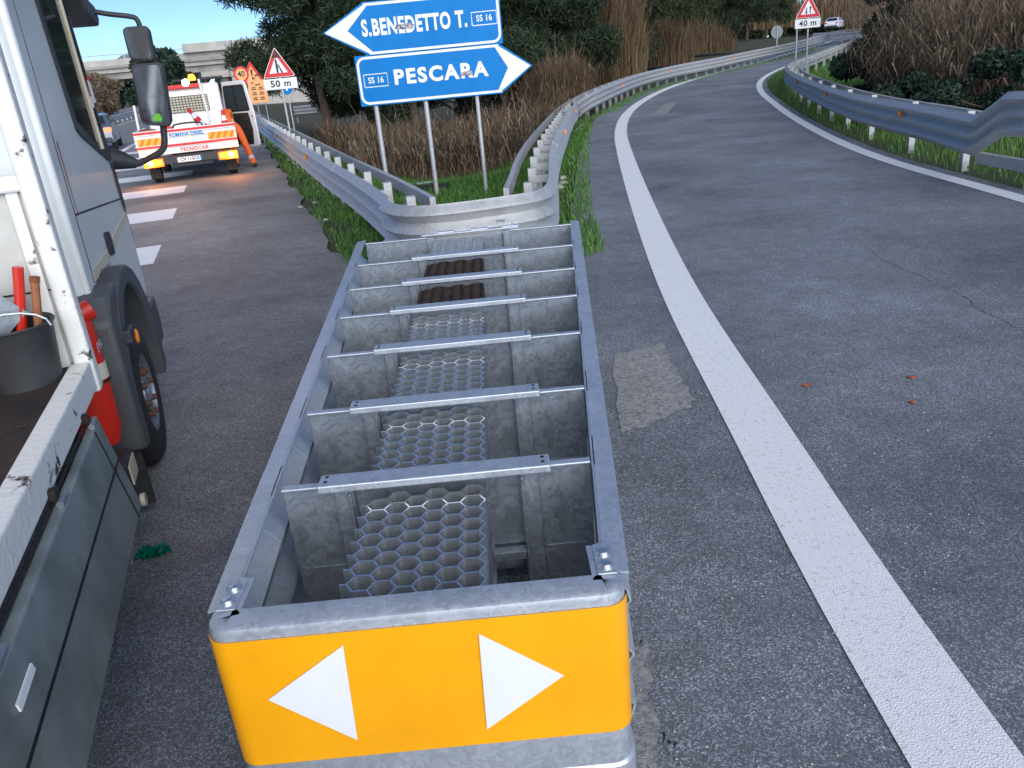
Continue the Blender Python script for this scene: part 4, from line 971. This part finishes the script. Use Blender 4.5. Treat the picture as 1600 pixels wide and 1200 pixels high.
for (x, y) in ((.235, -.5), (-.2, .12)):
    MB().cbox((x, y, .05), (.1, .27, .1)).build('boot', 'boot', pe, bevel=.035, seg=3, smooth=True)

# ------------------------------------------------------------------ cars
def car(name, loc, rz, body, label, kind=0, lit=False):
    o = empty(name, loc, rz, label, 'car')
    pr = [(-2.05, .3), (-2.08, .75), (-1.95, .98), (-1.7, 1.05), (-1.3, 1.40), (-.3, 1.47), (.35, 1.42), (.95, 1.02), (1.85, .86), (2.08, .62), (2.08, .3)]
    ws_ = lambda z: .86 if z < 1.0 else .86-.22*(z-1.0)/.45
    q = MB(); n = len(pr); q.add([(-ws_(b), a, b) for a, b in pr]+[(ws_(b), a, b) for a, b in pr], [tuple(range(n)), tuple(range(n, 2*n))[::-1]]+[(i, (i+1) % n, n+(i+1) % n, n+i) for i in range(n)])
    q.build('body', body, o, bevel=.07, seg=3, smooth=True)
    q = MB(); q.add([(-.62, -1.715, 1.075), (.62, -1.715, 1.075), (.56, -1.37, 1.375), (-.56, -1.37, 1.375)], [(0, 1, 2, 3)]); q.build('rear_window', 'glass_dark', o, recalc=False, solid=.02)
    q = MB(); q.add([(-.6, .93, 1.06), (.6, .93, 1.06), (.55, .42, 1.39), (-.55, .42, 1.39)], [(0, 1, 2, 3)]); q.build('windscreen', 'glass_dark', o, recalc=False, solid=.02)
    for sx in (-1, 1):
        q = MB(); q.add([(sx*.85, -1.35, 1.07), (sx*.85, .7, 1.07), (sx*.70, .25, 1.38), (sx*.70, -1.1, 1.38)], [(0, 1, 2, 3)]); q.build('side_window', 'glass_dark', o, recalc=False, solid=.02)
        MB().cbox((sx*.68, -2.05, .82), (.28, .1, .16)).build('tail_lamp', 'red_on' if lit else 'van_red', o, bevel=.03)
        MB().cbox((sx*.95, .55, 1.02), (.16, .1, .12)).build('mirror', body, o, bevel=.03)
        for yy in (-1.3, 1.3):
            wq = empty('wheel', (sx*.76, yy, .31)); wq.parent = o
            MB().lathe([(.17, -.1), (.29, -.1), (.31, -.07), (.31, .07), (.29, .1), (.17, .1)], 22, lambda x, y, a: (a, x, y)).build('tyre', 'rubber', wq, smooth=True)
            MB().lathe([(.18, .085), (.12, .06), (0, .07)], 16, lambda x, y, a: (a*sx, x, y)).build('rim', 'galv', wq, smooth=True)
    MB().cbox((0, -2.06, .42), (1.5, .1, .2)).build('bumper', 'plastic', o, bevel=.03)
    MB().cbox((0, -2.085, .72), (.52, .03, .11)).build('number_plate', 'white_sign', o)
    return o
car('car', W(-5.75, 40, 0), YAW+R(3), 'car_grey', 'grey car with a lit tail lamp driving on the main road beside the pickup', lit=True)
pc = Cp+ray(1303, 46)*1; v = ray(1303, 46.5); pcar = Cp+v*(112/v.y)
car('car', (pcar.x, pcar.y, pcar.z), R(-32), 'car_white', 'small white car far up the curving ramp')
fr = smooth_path([(Lc[-1].lerp(Rc[-1], .5)).xy.to_3d()-Vector((0, 0, 0)), Vector((pcar.x-1.2, pcar.y-6, 0)), Vector((pcar.x-.5, pcar.y+2, 0)), Vector((pcar.x-8, pcar.y+30, 0))], 10)
fa, fb = offs(fr, -3.6), offs(fr, 3.6); q = MB(); z0 = h(fr[0].x, fr[0].y)+.01
for k_, (a, b) in enumerate(zip(fa, fb)):
    zz = z0+(pcar.z-.02-z0)*min(1, k_/14); q.v += [(a.x, a.y, zz), (b.x, b.y, zz)]
q.f = [(2*i, 2*i+1, 2*i+3, 2*i+2) for i in range(len(fr)-1)]
q.build('ramp_road', 'asphalt_ramp', recalc=False)['kind'] = 'structure'

# ------------------------------------------------------------------ overpass
OT = 135
def op(px, py): s, z = att(px, py, OT); return s, z
br = empty('overpass', W(-15, OT, 0), YAW, 'pale concrete road overpass with wide pier caps crossing the main road', 'bridge')
sl_, zt = op(150, 116); 
def O(name, a, b, m='concrete', bev=.03): return MB().box(a, b).build(name, m, br, bevel=bev)
L_ = 70
dk = O('deck', (-L_, 0, 5.6), (30, 9, 6.5)); O('parapet', (-L_, -.25, 6.5), (30, 0, 7.4)); O('parapet', (-L_, 9, 6.5), (30, 9.25, 7.4)); O('fascia', (-L_, -.45, 6.2), (30, -.26, 6.6), 'concrete_dk')
for i in range(5): O('girder', (-L_, .5+i*1.9, 4.7), (16, 1.1+i*1.9, 5.58), 'concrete_dk')
for xx in (-46, -24, -4, 14):
    pcx = O('pier_cap', (xx-2.2, 0, 3.7), (xx+4.2, 9, 4.68))
    for yy in (1.5, 6.5): MB().lathe([(.7, -1), (.7, 3.7)], 16, lambda x, y, a: (xx+1+x, yy+y, a)).build('pier', 'concrete_dk', br, smooth=True)
O('abutment', (16, -1, -1), (34, 9.5, 7.8)); O('abutment_wall', (10, -1.3, 7.4), (34, -.3, 8.6))
pr_ = MB().tube([(-L_, -.1, 8.0), (30, -.1, 8.0)], .05, 6).build('handrail', 'galv_old', br)
for i in range(24): MB().box((-L_+i*4, -.15, 7.4), (-L_+i*4+.08, -.07, 8.0)).build('rail_post', 'galv_old', br)
sb_, zb_ = op(198, 108); oc = W(sb_, OT+2.5, 6.52)
car('car', oc, YAW+R(90), 'car_dark', 'dark car crossing the concrete overpass')

# ------------------------------------------------------------------ vegetation
def blades(name, base, height, wd, lean, m, label, cat, parent=None, curl=.3):
    n = len(base); a = rng.uniform(0, 2*np.pi, n); hgt = height*rng.uniform(.5, 1.25, n); ln = rng.uniform(.1, 1, n)*lean*hgt
    dx, dy = np.cos(a), np.sin(a); px, py = -dy*wd/2, dx*wd/2
    if isinstance(wd, np.ndarray): pass
    v = np.zeros((n, 4, 3)); z0 = base
    v[:, 0] = base+np.stack([px, py, np.zeros(n)], 1); v[:, 1] = base-np.stack([px, py, np.zeros(n)], 1)
    mid = base+np.stack([dx*ln*.35, dy*ln*.35, hgt*.62], 1); tip = base+np.stack([dx*ln, dy*ln, hgt*(1-curl*rng.uniform(0, 1, n))], 1)
    v[:, 2] = mid-np.stack([px*.8, py*.8, np.zeros(n)], 1)
    v[:, 3] = mid+np.stack([px*.8, py*.8, np.zeros(n)], 1)
    t = np.zeros((n, 4, 3)); t[:, 0] = v[:, 3]; t[:, 1] = v[:, 2]; t[:, 2] = tip-np.stack([px*.15, py*.15, np.zeros(n)], 1); t[:, 3] = tip+np.stack([px*.15, py*.15, np.zeros(n)], 1)
    al = np.concatenate([v, t], 1).reshape(-1, 3)
    o = quads(name, al, 2*n, m, parent)
    if label: tag(o, label, cat)
    return o
def hv(pts): return np.array([(x, y, h(x, y)) for x, y in pts])
# gore grass
def gore_pts(n, u0, u1, t0, t1, pw=1.6):
    out = []
    for _ in range(n):
        t = t0+(t1-t0)*random.random()**pw; u = random.uniform(u0, u1); s = 1.3+u*gore_w(t); p = W(s, t); out.append((p.x, p.y))
    return out
gp_ = [p for p in gore_pts(130000, .06, .97, 8.3, 34) if p[1] > 7.75]
blades('grass', hv(gp_), .19, .010, .8, 'grass', 'green grass growing in the gore between the guardrails', 'grass')
lv = []
for _ in range(16000):
    t = 8.8+50*random.random()**1.8; s = random.uniform(.86, 1.7)+.25*(random.random()**2)*0; p = W(s, t)
    if random.random() < .25+.75*sst(.9, 1.25, s+.15*math.sin(t*2.1)): lv.append((p.x, p.y))
blades('verge_grass', hv(lv), .09, .012, .8, 'grass', 'short patchy grass along the edge below the straight guardrail', 'grass')
lv = []
rp = resample(smooth_path(grp, 3), .1)
for _ in range(9000):
    p = rp[int(len(rp)*random.random()**1.7)]; lv.append((p.x+random.uniform(-.1, .5), p.y+random.uniform(-.3, .3)))
blades('verge_grass', hv([p for p in lv if 8 < p[1] < 60]), .10, .012, .8, 'grass', 'thin weeds along the foot of the outer ramp guardrail', 'grass')
lv = []
Rs = [p for p in resample(Redge, .1) if 2 < p.y < 62]
for _ in range(90000):
    p = Rs[int(len(Rs)*random.random()**1.3)]; d_ = random.random()**.8*5.5
    lv.append((p.x+d_*.93+random.uniform(-.15, .1), p.y+d_*.25))
blades('verge_grass', hv(lv), .15, .009, .8, 'grass', 'green grass bank under the inner ramp guardrail', 'grass')
# reeds and dry brush
def reed_pts(cx, cy_, rx, ry, n): 
    a = rng.uniform(0, 2*np.pi, n); r_ = np.sqrt(rng.uniform(0, 1, n)); return [(cx+rx*r_[i]*math.cos(a[i]), cy_+ry*r_[i]*math.sin(a[i])) for i in range(n)]
def reed_bed(pts, hgt, m, label, lean=.35, wd=.025, name='reed_bed'): 
    b = hv(pts); return blades(name, b, hgt, wd, lean, m, label, 'reeds', curl=.25)
bk_pts = []
for _ in range(26000):
    t = random.uniform(17.5, 30); u = random.uniform(.12, .86); 
    if t < 20.5 or abs(u-.5) > .1+.13*(t-20)/3: continue
    s = 1.3+u*gore_w(t); p = W(s, t); bk_pts.append((p.x, p.y))
bk_pts = [p for p in bk_pts if math.sin(p[0]*2.3+p[1]*1.1)+math.sin(p[0]*5.1-p[1]*3.3)+random.uniform(-1.2, 1.2) > -.9]
reed_bed(bk_pts, 1.0, 'reed', 'brown dry brush filling the ditch behind the blue direction signs', 1.15)
blades('dry_brush', hv([(p[0]+random.gauss(0, .6), p[1]-random.uniform(0, 2.5)) for p in bk_pts[::4]]), .45, .016, 1.2, 'grass_dry', 'low dry grass at the front of the brown brush', 'brush')
def clump_at(px, dist, rx, ry, n, hgt, m, label, lean=.3):
    p = aty(px, 150, dist); pts = np.array(reed_pts(p.x, p.y, rx, ry, n)); d_ = np.hypot((pts[:, 0]-p.x)/rx, (pts[:, 1]-p.y)/ry)
    k_ = np.sin(pts[:, 0]*3.1)*np.sin(pts[:, 1]*2.7+pts[:, 0])
    hh = hgt*(1.05-.55*d_**2)*(1+.22*k_)
    reed_bed([tuple(q) for q in pts], hh, m, label, lean*1.6, .03)
clump_at(868, 31, 1.3, 1.6, 9000, 2.1, 'reed', 'brown reed thicket between the dark pine and the outer ramp guardrail')
clump_at(965, 43, 1.5, 1.5, 7000, 4.6, 'reed_tall', 'tall pale reed clump beside the dark pine', .22)
clump_at(1095, 72, 3.0, 1.6, 2600, 2.6, 'reed_tall', 'pale reeds in front of the far pines along the outer ramp guardrail', .35)
clump_at(1035, 58, 2.2, 1.5, 4000, 3, 'reed', 'low brown reeds at the foot of the far pines')
p = aty(1340, 45, 150); 
reed_bed(reed_pts(p.x, p.y, 20, 3, 7000), 4.5, 'reed_tall', 'straw coloured reed bank far beyond the white car', .3, .09)
# trees
def tree(x, y, trunk_h, crown_c, crown_r, n, size, m, label, name='pine_tree', trunk_r=.22, lobes=26, seed=1, group=None, needle=5.5, low=.0):
    r_ = np.random.default_rng(seed); z0 = h(x, y) if y < 130 else 0
    o = empty(name, (x, y, z0-.2), 0, label, 'tree', group)
    cz, (rx, ry, rz_) = crown_c, crown_r
    MB().tube([(0, 0, 0), (.08, .05, trunk_h*.4), (-.05, .1, trunk_h*.8), (.0, .0, cz+rz_*.6)], [trunk_r, trunk_r*.8, trunk_r*.6, trunk_r*.15], 9).build('trunk', 'bark', o, smooth=True)
    cs = []
    for i in range(lobes):
        d_ = r_.normal(size=3); d_ /= np.linalg.norm(d_); k_ = r_.uniform(.35, .95)
        c = np.array([d_[0]*rx*k_, d_[1]*ry*k_, cz+d_[2]*rz_*k_]); cs.append((c, r_.uniform(.18, .36)*min(rx, rz_)))
        if i < 12: MB().tube([(0, 0, max(trunk_h*.35, c[2]-1.2)), tuple((np.array([0, 0, c[2]-.5])+c)/2), tuple(c)], [trunk_r*.35, trunk_r*.2, .02], 6).build('limb', 'bark', o)
    tot = np.sum([c[1]**2 for c in cs]); vs = []
    for c, rad in cs:
        k_ = int((2.1 if needle == 5.5 else 1.5)*n*rad*rad/tot); d_ = r_.normal(size=(k_, 3)); d_ /= np.linalg.norm(d_, axis=1)[:, None]
        rr = rad*r_.uniform(.25, 1.12, k_)**.6; pos = c+d_*rr[:, None]*np.array([1.1, 1.1, .85])
        ax = d_*(.35 if needle > 3 else .1)+r_.normal(size=(k_, 3))*.6+np.array([0, 0, .15 if needle > 3 else -.1]); ax /= np.linalg.norm(ax, axis=1)[:, None]
        sd_ = np.cross(ax, r_.normal(size=(k_, 3))); sd_ /= np.linalg.norm(sd_, axis=1)[:, None]
        L__ = size*(.68 if needle == 5.5 else 1)*r_.uniform(.6, 1.4, k_); ww = L__/needle
        a = pos-sd_*ww[:, None]/2; b = pos+sd_*ww[:, None]/2; e = pos+ax*L__[:, None]+sd_*ww[:, None]*.3; f_ = pos+ax*L__[:, None]-sd_*ww[:, None]*.3
        vs.append(np.stack([a, b, e, f_], 1).reshape(-1, 3))
    v = np.concatenate(vs); quads('crown', v, len(v)//4, m, o)
    return o
def tree_px(px, dist, *a, **k): p = aty(px, 140, dist); return tree(p.x, p.y, *a, **k)
tree_px(500, 33, 3.0, 5.6, (3.3, 3.0, 4.6), 60000, .28, 'pine', 'dark pine with full crown behind the merge sign', seed=3, lobes=44)
tree_px(640, 34, 3.0, 6.0, (3.2, 3.0, 5.2), 55000, .28, 'pine', 'dark pine directly behind the blue direction signs', seed=4, lobes=44)
tree_px(785, 34, 3.0, 5.6, (3.0, 2.8, 4.9), 50000, .28, 'pine', 'dark pine to the right of the direction signs', seed=5, lobes=40)
tree_px(895, 37, 3.0, 5.6, (2.4, 2.4, 4.8), 36000, .28, 'pine', 'dark pine above the brown reed thicket', seed=6, lobes=36)
tree_px(570, 38, 2.0, 3.4, (3.0, 2.0, 2.8), 26000, .26, 'pine', 'low dark tree between the pines behind the upper arrow sign', seed=16, lobes=30)
tree_px(720, 38, 2.0, 3.2, (3.4, 2.0, 2.8), 26000, .26, 'pine', 'low dark tree behind the gap between the poles', seed=17, lobes=30)
tree_px(1000, 54, 2.5, 5, (3.0, 2.5, 4.6), 30000, .32, 'pine2', 'green pine above the tall pale reeds', seed=7, lobes=34)
tree_px(1060, 76, 2.5, 5.2, (3.6, 2.6, 4.8), 30000, .36, 'pine2', 'green pine behind the pale far reeds', seed=8, lobes=34)
tree_px(1130, 92, 2.5, 5.0, (3.6, 2.6, 4.6), 26000, .4, 'pine', 'dark green pine behind the round sign back', seed=9, lobes=32)
tree_px(1195, 112, 2.5, 5.2, (3.6, 3, 4.6), 22000, .42, 'pine2', 'green pine at the end of the outer ramp guardrail', seed=10, lobes=30)
tree_px(1165, 104, 2.5, 5.0, (4.5, 3, 5.2), 22000, .42, 'pine', 'dark pine closing the gap behind the far pale reeds', seed=41, lobes=30)
tree_px(258, 112, 2.5, 4.5, (4.2, 4.0, 3.4), 18000, .5, 'shrub', 'round dark tree in front of the overpass', 'leafy_tree', seed=11, needle=1.6)
tree_px(148, 100, 2.0, 2.6, (3.0, 3.0, 2.3), 9000, .5, 'cane', 'bare brown bush left of the overpass pier', 'bare_bush', seed=12, needle=6, trunk_r=.1)
tree_px(120, 92, 2.0, 2.6, (3.0, 3.0, 2.3), 7000, .5, 'cane', 'bare brown bush behind the truck cab window', 'bare_bush', seed=13, needle=6, trunk_r=.1)
for i in range(9):
    x = -95+i*13+random.uniform(-3, 3)
    tree(x, 205+random.uniform(-10, 25), 2, 4.2, (9, 5, 4.6), 5000, 1.1, 'shrub', 'distant dark tree seen below the overpass', 'distant_tree', seed=70+i, needle=1.8, group='trees beyond the overpass', lobes=16)
for i in range(8):
    x = 18+i*13+random.uniform(-3, 3)
    o = tree(x, 165+random.uniform(-8, 20), 2, 5.5, (9, 5, 6.0), 5000, 1.0, 'pine2', 'distant green tree beyond the far end of the ramp', 'distant_tree', seed=80+i, needle=2.5, group='trees beyond the ramp', lobes=18)
# inner bank: dark shrubs with dead canes above
def shrub(px, py, dist, rx, rz_, n, m, label, seed, size=.1, needle=1.9, ry=None, name='shrub'):
    p = aty(px, py, dist); zz = h(p.x, p.y)
    return tree(p.x, p.y, .4, rz_*.8, (rx, ry or rx, rz_), n, size, m, label, name, .07, 22, seed, None, needle)
shrub(1378, 95, 22, 1.0, 1.9, 26000, 'shrub', 'dark green shrub at the curve of the inner guardrail', 21, .09)
shrub(1430, 110, 17.5, 1.3, .7, 22000, 'shrub', 'low dark green bramble behind the inner guardrail below the canes', 22, .08)
shrub(1535, 115, 16, 1.4, .62, 24000, 'shrub', 'dense low bramble behind the kink of the inner guardrail', 23, .075)
shrub(1620, 120, 14.5, 1.6, 1.0, 20000, 'shrub', 'low bramble at the raised end of the inner guardrail', 24, .075)
shrub(1450, 40, 27, 1.8, 2.4, 22000, 'shrub', 'tall dark shrub behind the canes', 25, .12)
def canes(px, dist, rx, n, hgt, label, seed):
    p = aty(px, 110, dist); r_ = np.random.default_rng(seed); o = []
    k = 6; V__ = []
    for i in range(n):
        x, y = p.x+float(np.clip(r_.normal(), -1.4, 1.4))*rx, p.y+float(np.clip(r_.normal(), -1.4, 1.4))*rx*.6; z = h(x, y); a = r_.uniform(0, 6.28); H_ = hgt*r_.uniform(.5, 1.15); ln = r_.uniform(.2, 1.3)*H_*.6; drop = r_.uniform(.0, .75); wd = r_.uniform(.006, .017)
        pts = [Vector((x+math.cos(a)*ln*(t_**1.6), y+math.sin(a)*ln*(t_**1.6), z+H_*(t_-drop*t_**2.6))) for t_ in np.linspace(0, 1, k)]
        side = Vector((-math.sin(a), math.cos(a), 0))*wd
        for j in range(k-1):
            f0, f1 = 1-j/k, 1-(j+1)/k; V__ += [pts[j]-side*f0, pts[j]+side*f0, pts[j+1]+side*f1, pts[j+1]-side*f1]
            if j > 0 and r_.random() < .8:            # dead hanging leaf
                b = pts[j]; aa = r_.uniform(0, 6.28); l_ = r_.uniform(.15, .45); e = b+Vector((math.cos(aa)*l_*.6, math.sin(aa)*l_*.6, -l_*.7)); s2 = Vector((-math.sin(aa), math.cos(aa), 0))*.014
                V__ += [b-s2, b+s2, e+s2*.2, e-s2*.2]
    arr = np.array([tuple(v) for v in V__]); tag(quads('cane_thicket', arr, len(arr)//4, 'cane'), label, 'canes')
canes(650, 21.5, 1.2, 420, 1.9, 'tangled brown stems behind the left and middle sign poles', 61)
canes(775, 22.5, 1.1, 420, 2.0, 'tangled brown stems right of the sign poles', 62)
canes(865, 31, .8, 300, 2.8, 'tangled brown stems among the reed thicket by the outer guardrail', 63)
canes(1475, 20, .9, 1500, 3.4, 'brown dead cane thicket above the inner guardrail near the dark shrub', 31)
canes(1570, 18, 1.0, 1500, 3.2, 'brown drooping canes above the kink of the inner guardrail', 32)
canes(1690, 17, 1.1, 1200, 3.4, 'brown canes at the raised end of the inner guardrail', 33)
canes(1545, 24, 1.8, 1400, 4.5, 'tall brown cane wall at the back of the inner bank', 34)
canes(1385, 90, 3.0, 700, 7.0, 'bare pale branches overhanging the far ramp', 35)
tree_px(1480, 60, 3, 5, (7, 4, 4.5), 26000, .5, 'cane', 'bare brown trees beyond the inner bank', 'bare_tree', seed=36, needle=7, lobes=40)
tree_px(1560, 45, 3, 4.5, (8, 4, 5), 30000, .5, 'cane', 'bare brown trees closing the inner bank on the right', 'bare_tree', seed=37, needle=7, lobes=40)

# ------------------------------------------------------------------ small things on the ground
def rock(name, loc, r_, m, label, cat, seed, flat_=.6, group=None):
    rr = np.random.default_rng(seed); q = MB(); n = 9; rings = 5
    prof_ = [[(math.cos(2*math.pi*j/n)*math.sin(math.pi*i/(rings-1))*r_*rr.uniform(.75, 1.2), math.sin(2*math.pi*j/n)*math.sin(math.pi*i/(rings-1))*r_*rr.uniform(.75, 1.2), (math.cos(math.pi*i/(rings-1)))*r_*flat_*rr.uniform(.8, 1.1)+r_*flat_*.6) for j in range(n)] for i in range(rings)]
    q.add([p_ for ring in prof_ for p_ in ring], [(i*n+j, i*n+(j+1) % n, (i+1)*n+(j+1) % n, (i+1)*n+j) for i in range(rings-1) for j in range(n)])
    o = q.build(name, m, None, smooth=True); o.location = loc; return tag(o, label, cat, group)
gp0 = hit(240, 868); 
q = MB(); rr = np.random.default_rng(5)
for i in range(90):
    a = rr.uniform(0, 6.28); c = Vector((rr.uniform(-1, 1)*.06, rr.uniform(-1, 1)*.03, rr.uniform(.004, .03))); s1 = Vector((math.cos(a), math.sin(a), rr.normal()*.4))*rr.uniform(.01, .022); s2 = Vector((-math.sin(a), math.cos(a), rr.normal()*.5))*rr.uniform(.008, .016)
    q.add([c-s1-s2, c+s1-s2*.5, c+s1*.8+s2, c-s1*.6+s2], [(0, 1, 2), (0, 2, 3)])
o = q.build('crumpled_bag', 'bag', None, recalc=False); o.location = (gp0.x, gp0.y, .003); tag(o, 'crumpled green plastic film on the asphalt between truck and crash cushion', 'litter')
st = resample([hit(*p) for p in ((852,345),(868,300),(880,255),(893,225),(915,195))], .5)
for i, p in enumerate(st):
    if random.random() < .85: rock('stone', (p.x+random.uniform(-.12, .12), p.y, h(p.x, p.y)-.01), random.uniform(.06, .15), 'stone', 'pale broken kerb stone lying along the outer ramp guardrail', 'stone', 50+i, .5, 'broken kerb stones along the ramp edge')
for i, (px, py) in enumerate(((492,318),(470,325),(508,345),(497,300))): p = hit(px, py); rock('stone', (p.x, p.y, 0), .05, 'stone', 'small pale stone at the asphalt edge below the straight guardrail', 'stone', 90+i, .5, 'small stones at the asphalt edge')
bx = hit(664, 300); o = empty('cardboard_box', (bx.x, bx.y, h(bx.x, bx.y)), .3, 'small brown cardboard box at the foot of the middle sign pole', 'box')
MB().box((-.14, -.1, 0), (.14, .1, .17)).build('carton', 'card', o, bevel=.004); MB().box((-.145, -.105, .171), (.145, .02, .176), Matrix.Rotation(.06, 4, 'X')).build('flap', 'white_sheet', o)
hp_ = hit(655, 312); o = empty('corrugated_pipe', (hp_.x, hp_.y+.15, h(hp_.x, hp_.y)+.02), .05, 'black corrugated pipe lying behind the guardrail nose', 'pipe')
pp2 = [(-.35+i*.02, 0, .10+.004*(i % 2)) for i in range(44)]
MB().tube(pp2, [.085 if i % 2 else .075 for i in range(44)], 14).build('hose', 'rubber', o, smooth=False)
for i, (px, py) in enumerate(((1260,605),(1425,632),(1424,593))):
    p = hit(px, py); q = MB(); a = i*1.3
    q.add([(math.cos(a+k_*1.05)*.022*(1.5 if k_ % 3 == 0 else .8), math.sin(a+k_*1.05)*.022, .006*(k_ % 2)) for k_ in range(6)], [tuple(range(6))]); o = q.build('fallen_leaf', 'leaf', None, recalc=False); o.location = (p.x, p.y, h(p.x, p.y)+.014); tag(o, 'orange brown leaf lying on the ramp asphalt', 'leaf', 'leaves on the ramp')
# grit: loose pale chips scattered near the camera
q = MB()
for i in range(5000):
    y = .9+14*random.random()**1.6; x = random.uniform(-.9, .9)*y*.75; r_ = random.uniform(.0015, .0045); z = .002+(.008 if x > .2 else 0)
    q.add([(x-r_, y-r_*.7, z), (x+r_, y-r_, z), (x+r_*.3, y+r_, z), (x, y, z+r_*1.2)], [(0, 1, 3), (1, 2, 3), (2, 0, 3)])
tag(q.build('grit', 'stone', None, recalc=False), 'loose pale grit chips scattered over the asphalt', 'grit', kind='stuff')
print('objects', len(D.objects), 'tris', sum(len(m.polygons) for m in D.meshes))
